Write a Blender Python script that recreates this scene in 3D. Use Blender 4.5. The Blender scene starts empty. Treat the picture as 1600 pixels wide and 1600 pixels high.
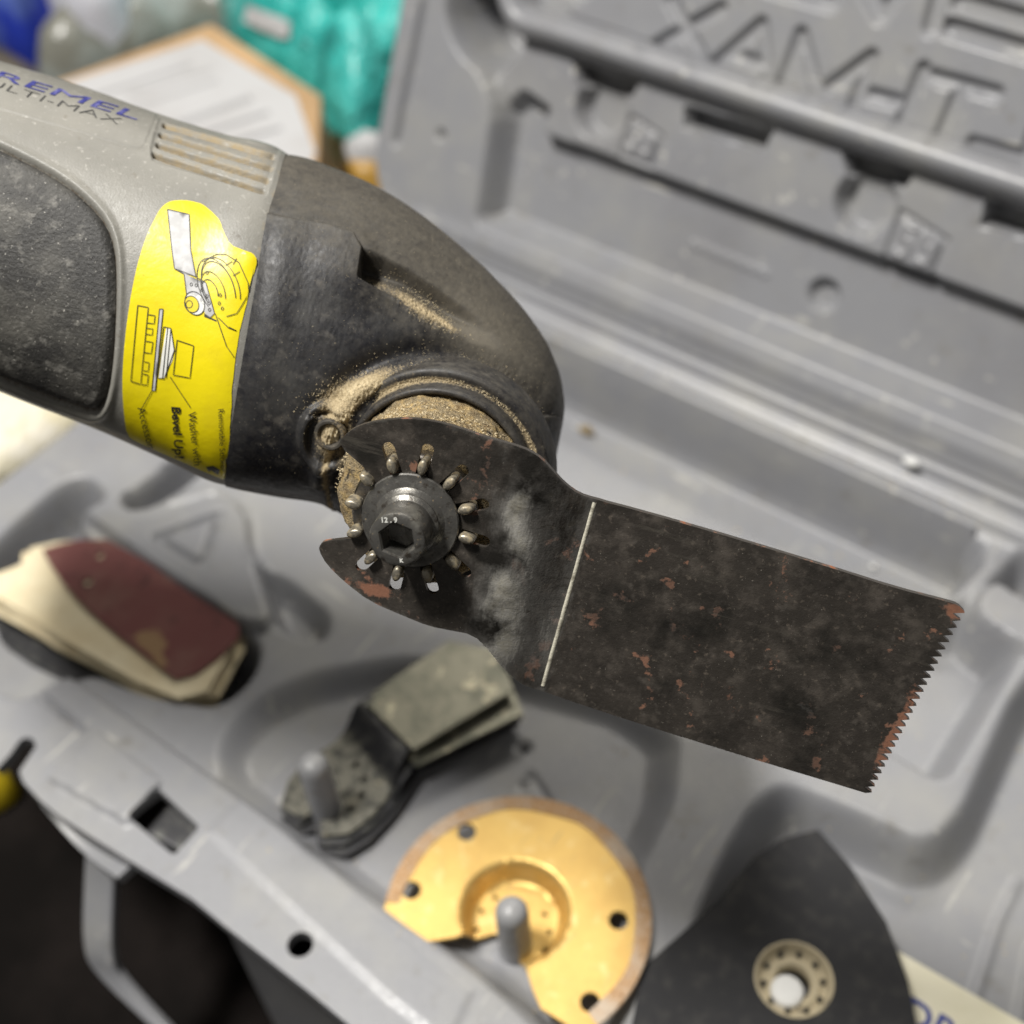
import bpy, math, random
import numpy as np
from mathutils import Matrix, Vector, geometry
from mathutils.bvhtree import BVHTree
rng = np.random.default_rng(7); random.seed(7)
S = bpy.context.scene
S.unit_settings.scale_length = 0.01          # one unit is one centimetre
col = S.collection

# ------------------------------------------------------------------ camera
FPX = 2098.0
Xc = np.array([0.80525598, -0.42005915, 0.41846519]); Xc /= np.linalg.norm(Xc)
Yc = np.array([0.59087922, 0.62712289, -0.50752205]); Yc -= Xc * (Yc @ Xc); Yc /= np.linalg.norm(Yc)
Zc = np.cross(Xc, Yc)
R = np.array([Xc, Yc, Zc])                   # camera -> world
def cray(px, py): return np.array([(px - 800) / FPX, -(py - 800) / FPX, -1.0])
CAM = -R @ (34 * cray(800, 1400))
cd = bpy.data.cameras.new('camera'); cam = bpy.data.objects.new('camera', cd); col.objects.link(cam)
M4 = Matrix([list(R[i]) + [CAM[i]] for i in range(3)] + [[0, 0, 0, 1]])
cam.matrix_world = M4
cd.sensor_width = 36; cd.lens = 36 * FPX / 1600; cd.clip_start = 1; cd.clip_end = 2000
cd.dof.use_dof = True; cd.dof.focus_distance = 22.1; cd.dof.aperture_fstop = 0.125
S.camera = cam
# ------------------------------------------------------------------ room light
W = bpy.data.worlds.new('World'); S.world = W; W.use_nodes = True
bg = W.node_tree.nodes['Background']; bg.inputs[0].default_value = (1.0, 0.97, 0.92, 1); bg.inputs[1].default_value = 0.13
def area(name, loc, target, sx, sy, power, colr):
    l = bpy.data.lights.new(name, 'AREA'); l.shape = 'RECTANGLE'; l.size = sx; l.size_y = sy; l.energy = power; l.color = colr
    o = bpy.data.objects.new(name, l); col.objects.link(o); o.location = loc
    o.rotation_euler = (Vector(target) - Vector(loc)).to_track_quat('-Z', 'Y').to_euler(); return o
area('ceiling_tube_light', (-34, -22, 126), (0, 8, 0), 30, 11, 238000, (1.0, 0.97, 0.92))
area('added_rim_light', (-50, 110, 130), (0, 8, 0), 70, 20, 100000, (1.0, 0.95, 0.86))  # rim light added from behind to put highlights on the edges
S.view_settings.view_transform = 'Standard'; S.view_settings.look = 'None'; S.view_settings.exposure = 0
S.view_settings.gamma = 1

# ------------------------------------------------------------------ geometry helpers
def hit(px, py, P0, n):
    r = R @ cray(px, py); t = ((P0 - CAM) @ n) / (r @ n); return CAM + t * r
ZV = np.array([0, 0, 1.0])
def G(px, py, z=0.0): return hit(px, py, np.array([0, 0, z]), ZV)
def P(px, py, dz): return CAM + R @ ((22.0 - dz) * cray(px, py))
def project(V):
    q = (np.asarray(V) - CAM) @ R
    return np.stack([800 + FPX * q[:, 0] / -q[:, 2], 800 - FPX * q[:, 1] / -q[:, 2]], 1)
def sdf(Pts, poly, closed=True):
    """signed distance (negative inside) of points to a polygon, or distance to a polyline"""
    Pts = np.asarray(Pts, float); poly = np.asarray(poly, float)
    d = np.full(len(Pts), 1e9); ins = np.zeros(len(Pts), bool); n = len(poly)
    for i in range(n if closed else n - 1):
        a = poly[i]; b = poly[(i + 1) % n]; e = b - a; w = Pts - a
        t = np.clip((w @ e) / max(e @ e, 1e-12), 0, 1); q = w - t[:, None] * e
        d = np.minimum(d, np.hypot(q[:, 0], q[:, 1]))
        if closed:
            c = (a[1] > Pts[:, 1]) != (b[1] > Pts[:, 1])
            with np.errstate(divide='ignore', invalid='ignore'):
                xi = a[0] + (Pts[:, 1] - a[1]) * e[0] / (e[1] if e[1] else 1e-12)
            ins ^= c & (Pts[:, 0] < xi)
    return np.where(ins, -d, d) if closed else d
def ss(x): x = np.clip(x, 0, 1); return x * x * (3 - 2 * x)
def smoothpoly(p, it=2, seg=None):
    p = np.asarray(p, float)
    if seg:
        q = []
        for a, b in zip(p, np.roll(p, -1, 0)):
            n = max(1, int(np.hypot(*(b - a)) / seg)); q += [a + (b - a) * i / n for i in range(n)]
        p = np.array(q)
    for _ in range(it):
        q = np.roll(p, -1, 0); p = np.stack([.75 * p + .25 * q, .25 * p + .75 * q], 1).reshape(-1, 2)
    return p
def smoothline(p, it=2):
    p = np.asarray(p, float)
    for _ in range(it):
        a = .75 * p[:-1] + .25 * p[1:]; b = .25 * p[:-1] + .75 * p[1:]
        p = np.concatenate([p[:1], np.stack([a, b], 1).reshape(-1, p.shape[1]), p[-1:]])
    return p
def vnoise(P2, scale, seed=0, oct=4):
    """cheap smooth 2-D value noise, about -1..1"""
    P2 = np.asarray(P2, float); out = np.zeros(len(P2)); amp = 1.; tot = 0
    for o in range(oct):
        g = np.random.default_rng(seed + o).uniform(-1, 1, (64, 64))
        q = P2 * scale * 2 ** o + 17.3 * o; i = np.floor(q).astype(int); f = q - i; f = f * f * (3 - 2 * f); i %= 64; j = (i + 1) % 64
        v = (g[i[:, 0], i[:, 1]] * (1 - f[:, 0]) + g[j[:, 0], i[:, 1]] * f[:, 0]) * (1 - f[:, 1]) + (g[i[:, 0], j[:, 1]] * (1 - f[:, 0]) + g[j[:, 0], j[:, 1]] * f[:, 0]) * f[:, 1]
        out += amp * v; tot += amp; amp *= .5
    return out / tot

# ------------------------------------------------------------------ object helpers
def empty(name, loc=(0, 0, 0), rot=None):
    o = bpy.data.objects.new(name, None); col.objects.link(o); o.empty_display_size = 1
    m = Matrix.Translation(Vector(loc))
    if rot is not None: m = m @ rot.to_4x4()
    o.matrix_world = m; o['_m'] = [c for r in m for c in r]; return o
def rootmat(o):
    while o.parent: o = o.parent
    return Matrix(np.array(o['_m']).reshape(4, 4).tolist()) if '_m' in o else Matrix.Identity(4)
def mk(name, V, F, mat, parent=None, smooth=True, attrs=None, sharp=None, faceset=None):
    """one mesh object from world coordinates"""
    V = np.asarray(V, float); m = bpy.data.meshes.new(name); o = bpy.data.objects.new(name, m); col.objects.link(o)
    if parent is None:
        lo = V.min(0); hi = V.max(0); c = np.array([(lo[0] + hi[0]) / 2, (lo[1] + hi[1]) / 2, lo[2]]); o.location = c
        o['_m'] = [x for r in Matrix.Translation(Vector(c)) for x in r]; V = V - c
    else:
        o.parent = parent; inv = np.array(rootmat(parent).inverted()); V = V @ inv[:3, :3].T + inv[:3, 3]
    if isinstance(F, np.ndarray):
        m.vertices.add(len(V)); m.vertices.foreach_set('co', V.ravel().astype(np.float32))
        k = F.shape[1]; m.loops.add(F.size); m.loops.foreach_set('vertex_index', F.ravel().astype(np.int32))
        m.polygons.add(len(F)); m.polygons.foreach_set('loop_start', (np.arange(len(F)) * k).astype(np.int32)); m.update(calc_edges=True)
    else:
        m.from_pydata([tuple(v) for v in V], [], [tuple(int(i) for i in f) for f in F]); m.update()
    m.validate()
    m.shade_smooth() if smooth else m.shade_flat()
    if sharp: m.set_sharp_from_angle(angle=math.radians(sharp))
    for mm in (mat if isinstance(mat, (list, tuple)) else [mat]): m.materials.append(mm)
    if faceset is not None: m.polygons.foreach_set('material_index', np.asarray(faceset, dtype=np.int32))
    for k, a in (attrs or {}).items():
        at = m.attributes.new(k, 'FLOAT', 'POINT'); at.data.foreach_set('value', np.asarray(a, dtype=np.float32))
    return o
def tag(o, label=None, cat=None, group=None, kind=None):
    if label: o['label'] = label
    if cat: o['category'] = cat
    if group: o['group'] = group
    if kind: o['kind'] = kind
    return o
def gridfaces(ny, nx, wrap=False):
    i = np.arange(ny - 1)[:, None]; j = np.arange(nx if wrap else nx - 1)[None]; j2 = (j + 1) % nx
    return np.stack([i * nx + j, i * nx + j2, (i + 1) * nx + j2, (i + 1) * nx + j], -1).reshape(-1, 4)
def tri2d(outline, holes=(), step=None):
    """constrained triangulation of a polygon with holes and interior grid points -> pts, tris, boundary edges"""
    pts = [tuple(p) for p in outline]; edges = [(i, (i + 1) % len(outline)) for i in range(len(outline))]
    for h in holes:
        b = len(pts); pts += [tuple(p) for p in h]; edges += [(b + i, b + (i + 1) % len(h)) for i in range(len(h))]
    if step:
        o = np.asarray(outline); lo = o.min(0); hi = o.max(0)
        gx, gy = np.meshgrid(np.arange(lo[0], hi[0], step), np.arange(lo[1], hi[1], step)); g = np.stack([gx.ravel(), gy.ravel()], 1)
        g = g + rng.uniform(-.12, .12, g.shape) * step
        k = sdf(g, outline) < -step * .45
        for h in holes: k &= sdf(g, h) > step * .35
        pts += [tuple(p) for p in g[k]]
    v, e, f, *_ = geometry.delaunay_2d_cdt([Vector(p) for p in pts], edges, [], 0, 1e-7)
    v = np.array([tuple(x) for x in v]); f = np.array([list(t) for t in f if len(t) == 3])
    c = v[f].mean(1); k = sdf(c, outline) < 0
    for h in holes: k &= sdf(c, h) > 0
    f = f[k]
    a = v[f]; ar = (a[:, 1, 0] - a[:, 0, 0]) * (a[:, 2, 1] - a[:, 0, 1]) - (a[:, 1, 1] - a[:, 0, 1]) * (a[:, 2, 0] - a[:, 0, 0])
    f[ar < 0] = f[ar < 0][:, ::-1]; f = f[np.abs(ar) > 1e-12]
    es = {}
    for t in f:
        for q in ((t[0], t[1]), (t[1], t[2]), (t[2], t[0])):
            if (q[1], q[0]) in es: del es[(q[1], q[0])]
            else: es[q] = 1
    return v, f, np.array(list(es))
def slab(outline, holes, step, top, thick, nrm):
    """solid sheet: top(pts2d)->world points; nrm: world direction of the top"""
    v, f, b = tri2d(outline, holes, step); T = top(v); B = T - np.asarray(nrm) * thick; n = len(v)
    F = [tuple(t) for t in f] + [tuple(t[::-1] + n) for t in f] + [(q[1], q[0], q[0] + n, q[1] + n) for q in b]
    return np.concatenate([T, B]), F, len(f)
def lathe(profile, frame, n=48, rfun=None, a0=0):
    """profile (r,w) list turned about frame=(O,e1,e2,e3)"""
    O, a, b, c = frame; V = []
    th = a0 + np.arange(n) * 2 * math.pi / n
    for k, (r, w) in enumerate(profile):
        rr = r * (rfun(k, th) if rfun else 1)
        V.append(O + np.outer(np.cos(th) * rr, a) + np.outer(np.sin(th) * rr, b) + w * c)
    return np.concatenate(V), gridfaces(len(profile), n, True)
def box(p0, ax, ay, az, bev=0.0):
    p0, ax, ay, az = map(np.asarray, (p0, ax, ay, az))
    V = [p0 + i * ax + j * ay + k * az for k in (0, 1) for j in (0, 1) for i in (0, 1)]
    return V, [(0, 2, 3, 1), (4, 5, 7, 6), (0, 1, 5, 4), (1, 3, 7, 5), (3, 2, 6, 7), (2, 0, 4, 6)]
def bevel(o, w, seg=3):
    m = o.modifiers.new('bevel', 'BEVEL'); m.width = w; m.segments = seg; m.limit_method = 'ANGLE'; m.angle_limit = math.radians(35); return o
def text2d(s, size=1.0, bold=0.0, shear=0.0, space=1.0):
    c = bpy.data.curves.new('t', 'FONT'); c.body = s; c.size = size; c.offset = bold; c.shear = shear; c.resolution_u = 3; c.space_character = space
    o = bpy.data.objects.new('t', c); col.objects.link(o); dg = bpy.context.evaluated_depsgraph_get()
    m = bpy.data.meshes.new_from_object(o.evaluated_get(dg)); V = np.array([v.co[:2] for v in m.vertices]); F = [tuple(p.vertices) for p in m.polygons]
    bpy.data.objects.remove(o); bpy.data.curves.remove(c); bpy.data.meshes.remove(m); return V, F

# ------------------------------------------------------------------ materials
def material(name, colr, rough=.5, metal=0., layers=(), bump=(), spec=.5, coat=0., rvar=0.0, alpha=None, trans=None):
    """layers: (colour, noise scale, low, high, attr or None, rough or None, metal or None, stretch or None); bump: (scale, strength)"""
    m = bpy.data.materials.new(name); m.use_nodes = True; nt = m.node_tree; N = nt.nodes; K = nt.links
    b = N['Principled BSDF']; b.inputs['Specular IOR Level'].default_value = spec
    if coat: b.inputs['Coat Weight'].default_value = coat; b.inputs['Coat Roughness'].default_value = .25
    tc = N.new('ShaderNodeTexCoord').outputs['Object']
    def noise(scale, det=6, stretch=None, off=0, rough=.6):
        src = tc
        mp = N.new('ShaderNodeMapping'); K.new(src, mp.inputs[0]); mp.inputs['Location'].default_value = (off, off * 1.7, off * .3)
        if stretch: mp.inputs['Scale'].default_value = stretch
        t = N.new('ShaderNodeTexNoise'); t.inputs['Scale'].default_value = scale; t.inputs['Detail'].default_value = det; t.inputs['Roughness'].default_value = rough
        K.new(mp.outputs[0], t.inputs['Vector']); return t.outputs['Fac']
    def mr(src, lo, hi, a=0., bb=1.):
        r = N.new('ShaderNodeMapRange'); K.new(src, r.inputs[0]); r.inputs[1].default_value = lo; r.inputs[2].default_value = hi
        r.inputs[3].default_value = a; r.inputs[4].default_value = bb; return r.outputs[0]
    c = None; rg = None; mt = None
    def mixc(a, bcol, f):
        x = N.new('ShaderNodeMix'); x.data_type = 'RGBA'; K.new(f, x.inputs[0])
        if isinstance(a, tuple): x.inputs[6].default_value = (*a, 1)
        else: K.new(a, x.inputs[6])
        x.inputs[7].default_value = (*bcol, 1); return x.outputs[2]
    def mixf(a, bv, f):
        x = N.new('ShaderNodeMix'); x.data_type = 'FLOAT'; K.new(f, x.inputs[0])
        if isinstance(a, float): x.inputs[2].default_value = a
        else: K.new(a, x.inputs[2])
        x.inputs[3].default_value = bv; return x.outputs[0]
    c = tuple(colr); rg = float(rough); mt = float(metal)
    for i, L in enumerate(layers):
        L = tuple(L) + (None,) * (8 - len(L)); cc, sc, lo, hi, attr, lr, lm, st = L
        f = mr(noise(sc, off=i * 3.1 + 1, stretch=st), lo, hi) if attr is None else None
        if attr is not None:
            # attribute drives how much of the noise turns into the layer
            at = N.new('ShaderNodeAttribute'); at.attribute_name = attr
            n_ = noise(sc, off=i * 3.1 + 1, stretch=st, rough=.75)
            ad = N.new('ShaderNodeMath'); ad.operation = 'ADD'; K.new(n_, ad.inputs[0]); K.new(at.outputs['Fac'], ad.inputs[1])
            f0 = mr(ad.outputs[0], lo, hi)
            gt = mr(at.outputs['Fac'], 0.0, 0.05)
            mu = N.new('ShaderNodeMath'); mu.operation = 'MULTIPLY'; K.new(f0, mu.inputs[0]); K.new(gt, mu.inputs[1]); f = mu.outputs[0]
        c = mixc(c, cc, f)
        if lr is not None: rg = mixf(rg, lr, f)
        if lm is not None: mt = mixf(mt, lm, f)
    if isinstance(c, tuple): b.inputs['Base Color'].default_value = (*c, 1)
    else: K.new(c, b.inputs['Base Color'])
    if isinstance(mt, float): b.inputs['Metallic'].default_value = mt
    else: K.new(mt, b.inputs['Metallic'])
    if rvar:
        v_ = mr(noise(9, off=9), .3, .7, -rvar, rvar); ad = N.new('ShaderNodeMath'); ad.operation = 'ADD'; ad.use_clamp = True
        K.new(v_, ad.inputs[0])
        if isinstance(rg, float): ad.inputs[1].default_value = rg
        else: K.new(rg, ad.inputs[1])
        rg = ad.outputs[0]
    if isinstance(rg, float): b.inputs['Roughness'].default_value = rg
    else: K.new(rg, b.inputs['Roughness'])
    last = None
    for sc, st in bump:
        bp = N.new('ShaderNodeBump'); bp.inputs['Strength'].default_value = 1; bp.inputs['Distance'].default_value = st
        K.new(noise(sc, det=3, off=5), bp.inputs['Height'])
        if last: K.new(last, bp.inputs['Normal'])
        last = bp.outputs[0]
    if last: K.new(last, b.inputs['Normal'])
    if trans: b.inputs['Transmission Weight'].default_value = trans
    if alpha: b.inputs['Alpha'].default_value = alpha
    return m
TAN = (.33, .26, .155); TANL = (.54, .45, .29)
m_case = material('grey moulded plastic', (.262, .266, .282), .36, layers=[((.31, .308, .30), .35, .45, .7), ((.22, .22, .232), .15, .5, .75), ((.22, .215, .205), 1.3, .60, .75), ((.46, .45, .42), 2.2, .64, .70, None, .6, None, (1, .12, 1)), ((.46, .45, .42), 2.0, .66, .71, None, .6, None, (.15, 1, 1)), ((.42, .36, .24), 3.1, .70, .76), ((.10, .09, .08), 7, .74, .78)], bump=[(9, .004), (26, .004)], rvar=.10)
m_pad = material('black hook pad', (.022, .022, .024), .85, layers=[((.05, .048, .045), 2.5, .5, .8)], bump=[(30, .02)])
m_grey = material('worn grey housing plastic', (.205, .20, .18), .42, layers=[((.27, .26, .23), .5, .4, .75), ((.40, .385, .35), 9, .60, .72, None, .6), ((.17, .15, .12), 4, .64, .78), (TAN, 5, .62, .95, 'dust', .9), ((.07, .045, .022), 12, .80, 1.12, 'dirt', .9)], bump=[(26, .006), (90, .002)], rvar=.08)
m_rub = material('dusty black head plastic', (.011, .011, .0135), .44, layers=[((.045, .044, .042), 1.2, .45, .75, None, .5), ((.12, .11, .095), 3.0, .56, .85, None, .7), ((.115, .102, .08), 6, .45, 1.15, 'haze', .75), ((.33, .29, .21), 26, .66, .75, None, .8), (TAN, 24, .80, 1.02, 'dust', .98), (TANL, 34, 1.0, 1.2, 'dust', .98)], bump=[(30, .0022), (80, .002)], rvar=.1, spec=.38)
m_grip = material('dusty rubber grip', (.030, .029, .027), .55, layers=[((.11, .105, .092), .9, .42, .68), ((.26, .25, .225), 3.5, .56, .80), ((.5, .48, .43), 18, .64, .72)], bump=[(16, .02), (60, .006)])
m_yel = material('yellow sticker', (.80, .66, .003), .34, layers=[((.70, .56, .008), 1.5, .5, .8), ((.25, .18, .02), 11, .70, .76), ((.9, .88, .75), 5, .9, 1.1, 'crease', .5)], bump=[(3, .01)], coat=.25)
m_ink = material('black print', (.02, .02, .015), .5)
m_white = material('white print', (.75, .75, .70), .5)
m_sil = material('silver print', (.42, .42, .42), .45, layers=[((.6, .6, .6), 5, .4, .7)])
m_ylt = material('pale yellow print', (.75, .60, .01), .5)
m_blue = material('blue logo print', (.025, .03, .20), .5, layers=[((.14, .14, .34), 3, .5, .6)])
m_gtext = material('grey logo print', (.05, .05, .05), .5)
m_blade = material('oxidised blade steel', (.046, .040, .034), .42, .35, layers=[((.075, .065, .055), 1.6, .45, .75, None, .5, .5), ((.12, .105, .09), 5.0, .56, .80, None, .55), ((.11, .095, .08), 2.4, .50, .70, None, .5), ((.15, .125, .10), 8, .60, .72, None, .6), ((.19, .095, .06), 2.1, .625, .66, None, .9, .0), ((.22, .10, .06), 3.6, .80, .94, 'rust', .92, .0), ((.30, .29, .27), 9, .60, 1.35, 'bare_sheen', .34, .55, (1, .35, 1)), ((.62, .60, .55), 14, 1.08, 1.32, 'bare_sheen', .3, .6, (1, .25, 1)), ((.62, .58, .46), 12, 1.25, 1.7, 'bare_sheen', .35, .6), ((.36, .33, .28), 24, .66, .74, None, .6), ((.022, .02, .017), .9, .50, .66), ((.10, .09, .075), 4, .62, .70, None, .5, .6, (.12, 1, 1))], bump=[(6, .008), (30, .005)], rvar=.1)
m_edge = material('blade cut edge', (.20, .18, .16), .38, .9, layers=[((.25, .09, .04), 3, .55, .66, None, .9, 0.)], bump=[(30, .004)])
m_steel = material('dull steel', (.20, .19, .18), .34, .95, layers=[((.10, .09, .08), 4, .45, .7), ((.42, .33, .2), 14, .62, .75, None, .8, .2)], bump=[(30, .004)], rvar=.1)
m_bolt = material('black oxide bolt', (.14, .135, .125), .36, .65, layers=[((.26, .25, .22), 3, .5, .7), ((.06, .05, .04), 7, .55, .7), ((.3, .22, .12), 18, .64, .74, None, .85, .1)], bump=[(24, .004)], rvar=.12)
m_brass = material('worn steel pin', (.34, .31, .25), .38, .8, layers=[((.3, .24, .14), 7, .45, .65, None, .8, .1)], bump=[(30, .004)])
m_saw = material('packed sawdust', TAN, .95, layers=[((.60, .43, .19), 7, .45, .65), ((.20, .13, .06), 5, .55, .68), ((.03, .025, .02), 3.0, .61, .68)], bump=[(14, .10), (45, .05)])
m_grain = material('sawdust grain', TANL, .95)
m_gold = material('gold coated blade', (.70, .47, .15), .40, .6, layers=[((.60, .38, .12), .9, .45, .75), ((.78, .60, .28), 2.5, .56, .75), ((.45, .33, .16), 7, .62, .75, None, .55, None, (1, .15, 1)), ((.35, .22, .1), 6, .68, .78, None, .7)], bump=[(12, .004)], rvar=.05)
m_grit = material('grit blasted rim', (.58, .34, .16), .85, .1, layers=[((.66, .54, .42), .5, .46, .60), ((.72, .60, .46), 14, .52, .62), ((.26, .13, .07), 9, .60, .68)], bump=[(30, .05)])
m_old = material('grimy blade steel', (.27, .26, .20), .4, .5, layers=[((.17, .17, .13), 1.0, .45, .6), ((.55, .50, .36), 1.6, .60, .68), ((.05, .05, .05), 4, .66, .76)], bump=[(10, .01)])
m_dark = material('dark blade steel', (.045, .045, .048), .42, .6, layers=[((.12, .12, .11), 2.2, .5, .7)], bump=[(10, .006)])
m_speck = material('speckled hub steel', (.15, .145, .12), .4, .6, layers=[((.05, .05, .045), 3, .5, .62), ((.45, .40, .26), 2, .64, .72)], bump=[(12, .01)])
m_red = material('dark red abrasive', (.165, .060, .056), .9, layers=[((.21, .11, .09), .8, .5, .72), ((.075, .03, .03), 1.6, .58, .7), ((.30, .19, .10), 2.0, .85, .93, 'worn', .9)], bump=[(40, .02)])
m_cream = material('cream paper backing', (.68, .58, .38), .85, layers=[((.78, .70, .50), .7, .4, .7), ((.42, .28, .14), 2.5, .64, .78)], bump=[(8, .01)])
m_tan = material('cardboard', (.40, .26, .135), .85, layers=[((.56, .37, .2), .3, .4, .7)], bump=[(6, .01)])
m_label = material('white shipping label', (.50, .50, .51), .6, layers=[((.44, .43, .43), .25, .45, .7)])
m_lprint = material('faint grey print', (.30, .30, .31), .7)
m_teal = material('teal plastic bag', (.02, .40, .36), .35, layers=[((.10, .60, .55), .35, .4, .7), ((.01, .20, .18), .5, .56, .7)], bump=[(.8, .5), (2.2, .12)], coat=.3)
m_blu = material('deep blue plastic', (.012, .03, .30), .35, layers=[((.06, .10, .32), .3, .5, .6)], bump=[(.6, .1)])
m_clear = material('cloudy clear plastic bag', (.20, .20, .17), .3, layers=[((.36, .40, .39), .3, .45, .65), ((.12, .12, .10), .22, .58, .7)], bump=[(.7, .2)], coat=.3)
m_wbag = material('white plastic film', (.55, .55, .60), .35, layers=[((.5, .52, .58), .3, .5, .65)], bump=[(.6, .15)])
m_crm = material('cream plastic wrap', (.80, .75, .58), .32, layers=[((.70, .60, .34), .3, .45, .65), ((.86, .82, .72), .5, .5, .65)], bump=[(.8, .2)], coat=.3)
m_tab = material('dark bench top', (.006, .005, .0045), .95, spec=.1, layers=[((.014, .011, .01), .2, .45, .7)], bump=[(2, .02)])
m_brown = material('brown fabric', (.10, .085, .065), .9, layers=[((.05, .045, .04), .3, .45, .65)])
m_hub = material('beige pad hub', (.50, .43, .29), .7, layers=[((.22, .19, .14), 3, .55, .7)], bump=[(12, .01)])
m_paper = material('cream booklet cover', (.80, .76, .60), .6, layers=[((.72, .68, .5), .5, .45, .7)])
m_navy = material('navy print', (.05, .07, .28), .6)
m_chip = material('white plastic chip', (.8, .8, .78), .6)
m_ybag = material('yellow plastic tub', (.62, .46, .01), .5, layers=[((.35, .26, .02), .4, .5, .7)])

# ================================================================== SETTING: bench
o = mk('bench_top', [(-260, -140, -11), (200, -140, -11), (200, 220, -11), (-260, 220, -11)], [(0, 1, 2, 3)], m_tab, smooth=False); tag(o, kind='structure')

# ================================================================== CASE
case = empty('tool_case', (-4, 8, -7))
tag(case, 'open grey blow moulded plastic tool case lying under the power tool, lid leaning back', 'tool case')
def GP(pts, z=0.0): return np.array([G(x, y, z)[:2] for x, y in pts])
step = .085
gx, gy = np.meshgrid(np.arange(-23.4, 16.5, step), np.arange(-6.2, 20.0, step)); XY = np.stack([gx.ravel(), gy.ravel()], 1); H = np.zeros(len(XY))
def carve(px, zr, zt, w, sm=2, add=False):
    global H
    poly = smoothpoly(GP(px, zr), sm, 1.0) if sm else GP(px, zr)
    t = ss(-sdf(XY, poly) / w + .15); H = H + t * zt if add else H * (1 - t) + zt * t
def carvew(poly, zt, w, sm=2):
    global H
    t = ss(-sdf(XY, smoothpoly(poly, sm, 1.5)) / w + .15); H = H * (1 - t) + zt * t
def groove(px, z, dz, w, closed=False):
    global H
    d = np.abs(sdf(XY, GP(px, z), closed)); H = H + dz * (1 - ss(d / w))
# inner deck a little below the front flange
t = ss((XY[:, 1] + 2.0) / .22); H -= .38 * t
# tool cavity along the back
carvew([(-21.6, 9.2), (-19.8, 7.0), (-16.5, 6.6), (-14.6, 7.9), (-12.5, 8.8), (-8, 8.4), (-5, 7.0), (-1.5, 6.5), (2.0, 6.9), (3.6, 8.3), (4.2, 12), (5.0, 15.0), (5.4, 17.65), (-21.2, 17.65), (-21.9, 13)], -2.9, .75, 1)
t = ss((17.75 - XY[:, 1]) / .35); kx = (XY[:, 1] > 16.6) & (XY[:, 1] < 17.9) & (XY[:, 0] < 4.6) & (XY[:, 0] > -21); H = np.where(kx, (1 - t) * -.0 + t * -2.9, H)
carve([(1120, 1090), (1340, 1190), (1460, 1265), (1570, 1080), (1640, 940), (1580, 900), (1500, 985), (1300, 1000)], -1.8, -2.1, .9)
# right hand end raised shoulders
carve([(1490, 960), (1545, 900), (1640, 960), (1640, 1040), (1560, 1020)], -.4, .05, .5)
# accessory pocket (blades)
carve([(345, 1225), (338, 1165), (390, 1100), (480, 1055), (620, 1030), (800, 1040), (980, 1090), (1060, 1150), (1050, 1260), (990, 1380), (1010, 1470), (990, 1700), (860, 1640), (760, 1545), (560, 1400)], -.5, -1.0, 1.0)
# pad pocket
carve([(1085, 1440), (1130, 1340), (1185, 1250), (1230, 1225), (1330, 1265), (1450, 1320), (1500, 1270), (1580, 1090), (1640, 1020), (1800, 1150), (1800, 1900), (1080, 1900), (1040, 1650)], -.5, -2.0, .9)
groove([(1510, 1600), (1560, 1440), (1590, 1380)], -2.0, .12, .22); groove([(1590, 1600), (1612, 1480)], -2.0, .12, .2)
# sanding sheet pocket
carve([(-120, 1010), (-60, 900), (20, 815), (95, 752), (140, 742), (172, 775), (120, 800), (138, 845), (250, 905), (382, 985), (410, 1010), (395, 1060), (340, 1105), (230, 1085), (140, 1050), (80, 1080), (40, 1105), (-20, 1080), (-90, 1080)], -.35, -2.5, .8)
# gap beside the plate towards the tool cavity
carve([(178, 775), (232, 750), (290, 690), (360, 660), (330, 725), (262, 780), (205, 800)], -.35, -2.2, .6)
# raised plate with a triangle mark
carve([(122, 805), (165, 797), (235, 818), (335, 772), (388, 798), (394, 870), (435, 905), (430, 985), (382, 985), (250, 900)], -.3, .02, .24, 1)
carve([(395, 880), (450, 900), (520, 960), (505, 1010), (430, 985)], -.35, -1.2, .5)
groove([(243, 838), (343, 802), (318, 876), (300, 873), (243, 838)], -.0, -.24, .20)
groove([(265, 775), (335, 757), (385, 798), (392, 866), (430, 903)], -.12, .10, .28)
# front flange details
groove([(62, 1085), (128, 1140)], 0, -.2, .16)
t = ss(-sdf(XY, GP([(72, 1218), (150, 1140), (258, 1222), (200, 1292)])) / .1); H += .14 * t
t = ss(-sdf(XY, GP([(320, 1300), (380, 1240), (745, 1548), (700, 1640), (600, 1560)])) / .15); H += .05 * t
# pockmarks
for q in ((853, 1102), (822, 1210)): H -= .5 * np.exp(-(np.hypot(*(XY - G(*q, -2.5)[:2]).T) / .12) ** 2)
groove([(868, 1490 - 220), (830, 1215), (815, 1235)], -1.15, -.08, .12)
# back rim with a rounded bead
H += .16 * np.exp(-((XY[:, 1] - 18.1) / .25) ** 2) - .18 * np.exp(-((XY[:, 1] - 18.75) / .14) ** 2) + .1 * np.exp(-((XY[:, 1] - 19.3) / .2) ** 2)
H += .02 * vnoise(XY, .12, 3)
outl = np.concatenate([GP([(-230, 985), (-70, 1120), (-5, 1200), (14, 1180), (34, 1152), (50, 1153), (57, 1165), (30, 1205), (36, 1222), (62, 1250), (92, 1275), (150, 1312), (215, 1352), (300, 1404), (352, 1447), (480, 1547), (610, 1655)]), [(1.5, -5.2), (15.5, -5.2), (16, 0), (16, 19.0), (15.5, 19.5), (-22.2, 19.5), (-22.85, 18.6), (-22.85, -.5)]])
hole_sq = GP([(200, 1277), (247, 1232), (312, 1292), (272, 1337)]); hole_rd = np.array([G(469, 1476)[:2] + .335 * np.array([math.cos(a), math.sin(a)]) for a in np.linspace(0, 6.283, 25)[:-1]])
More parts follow.
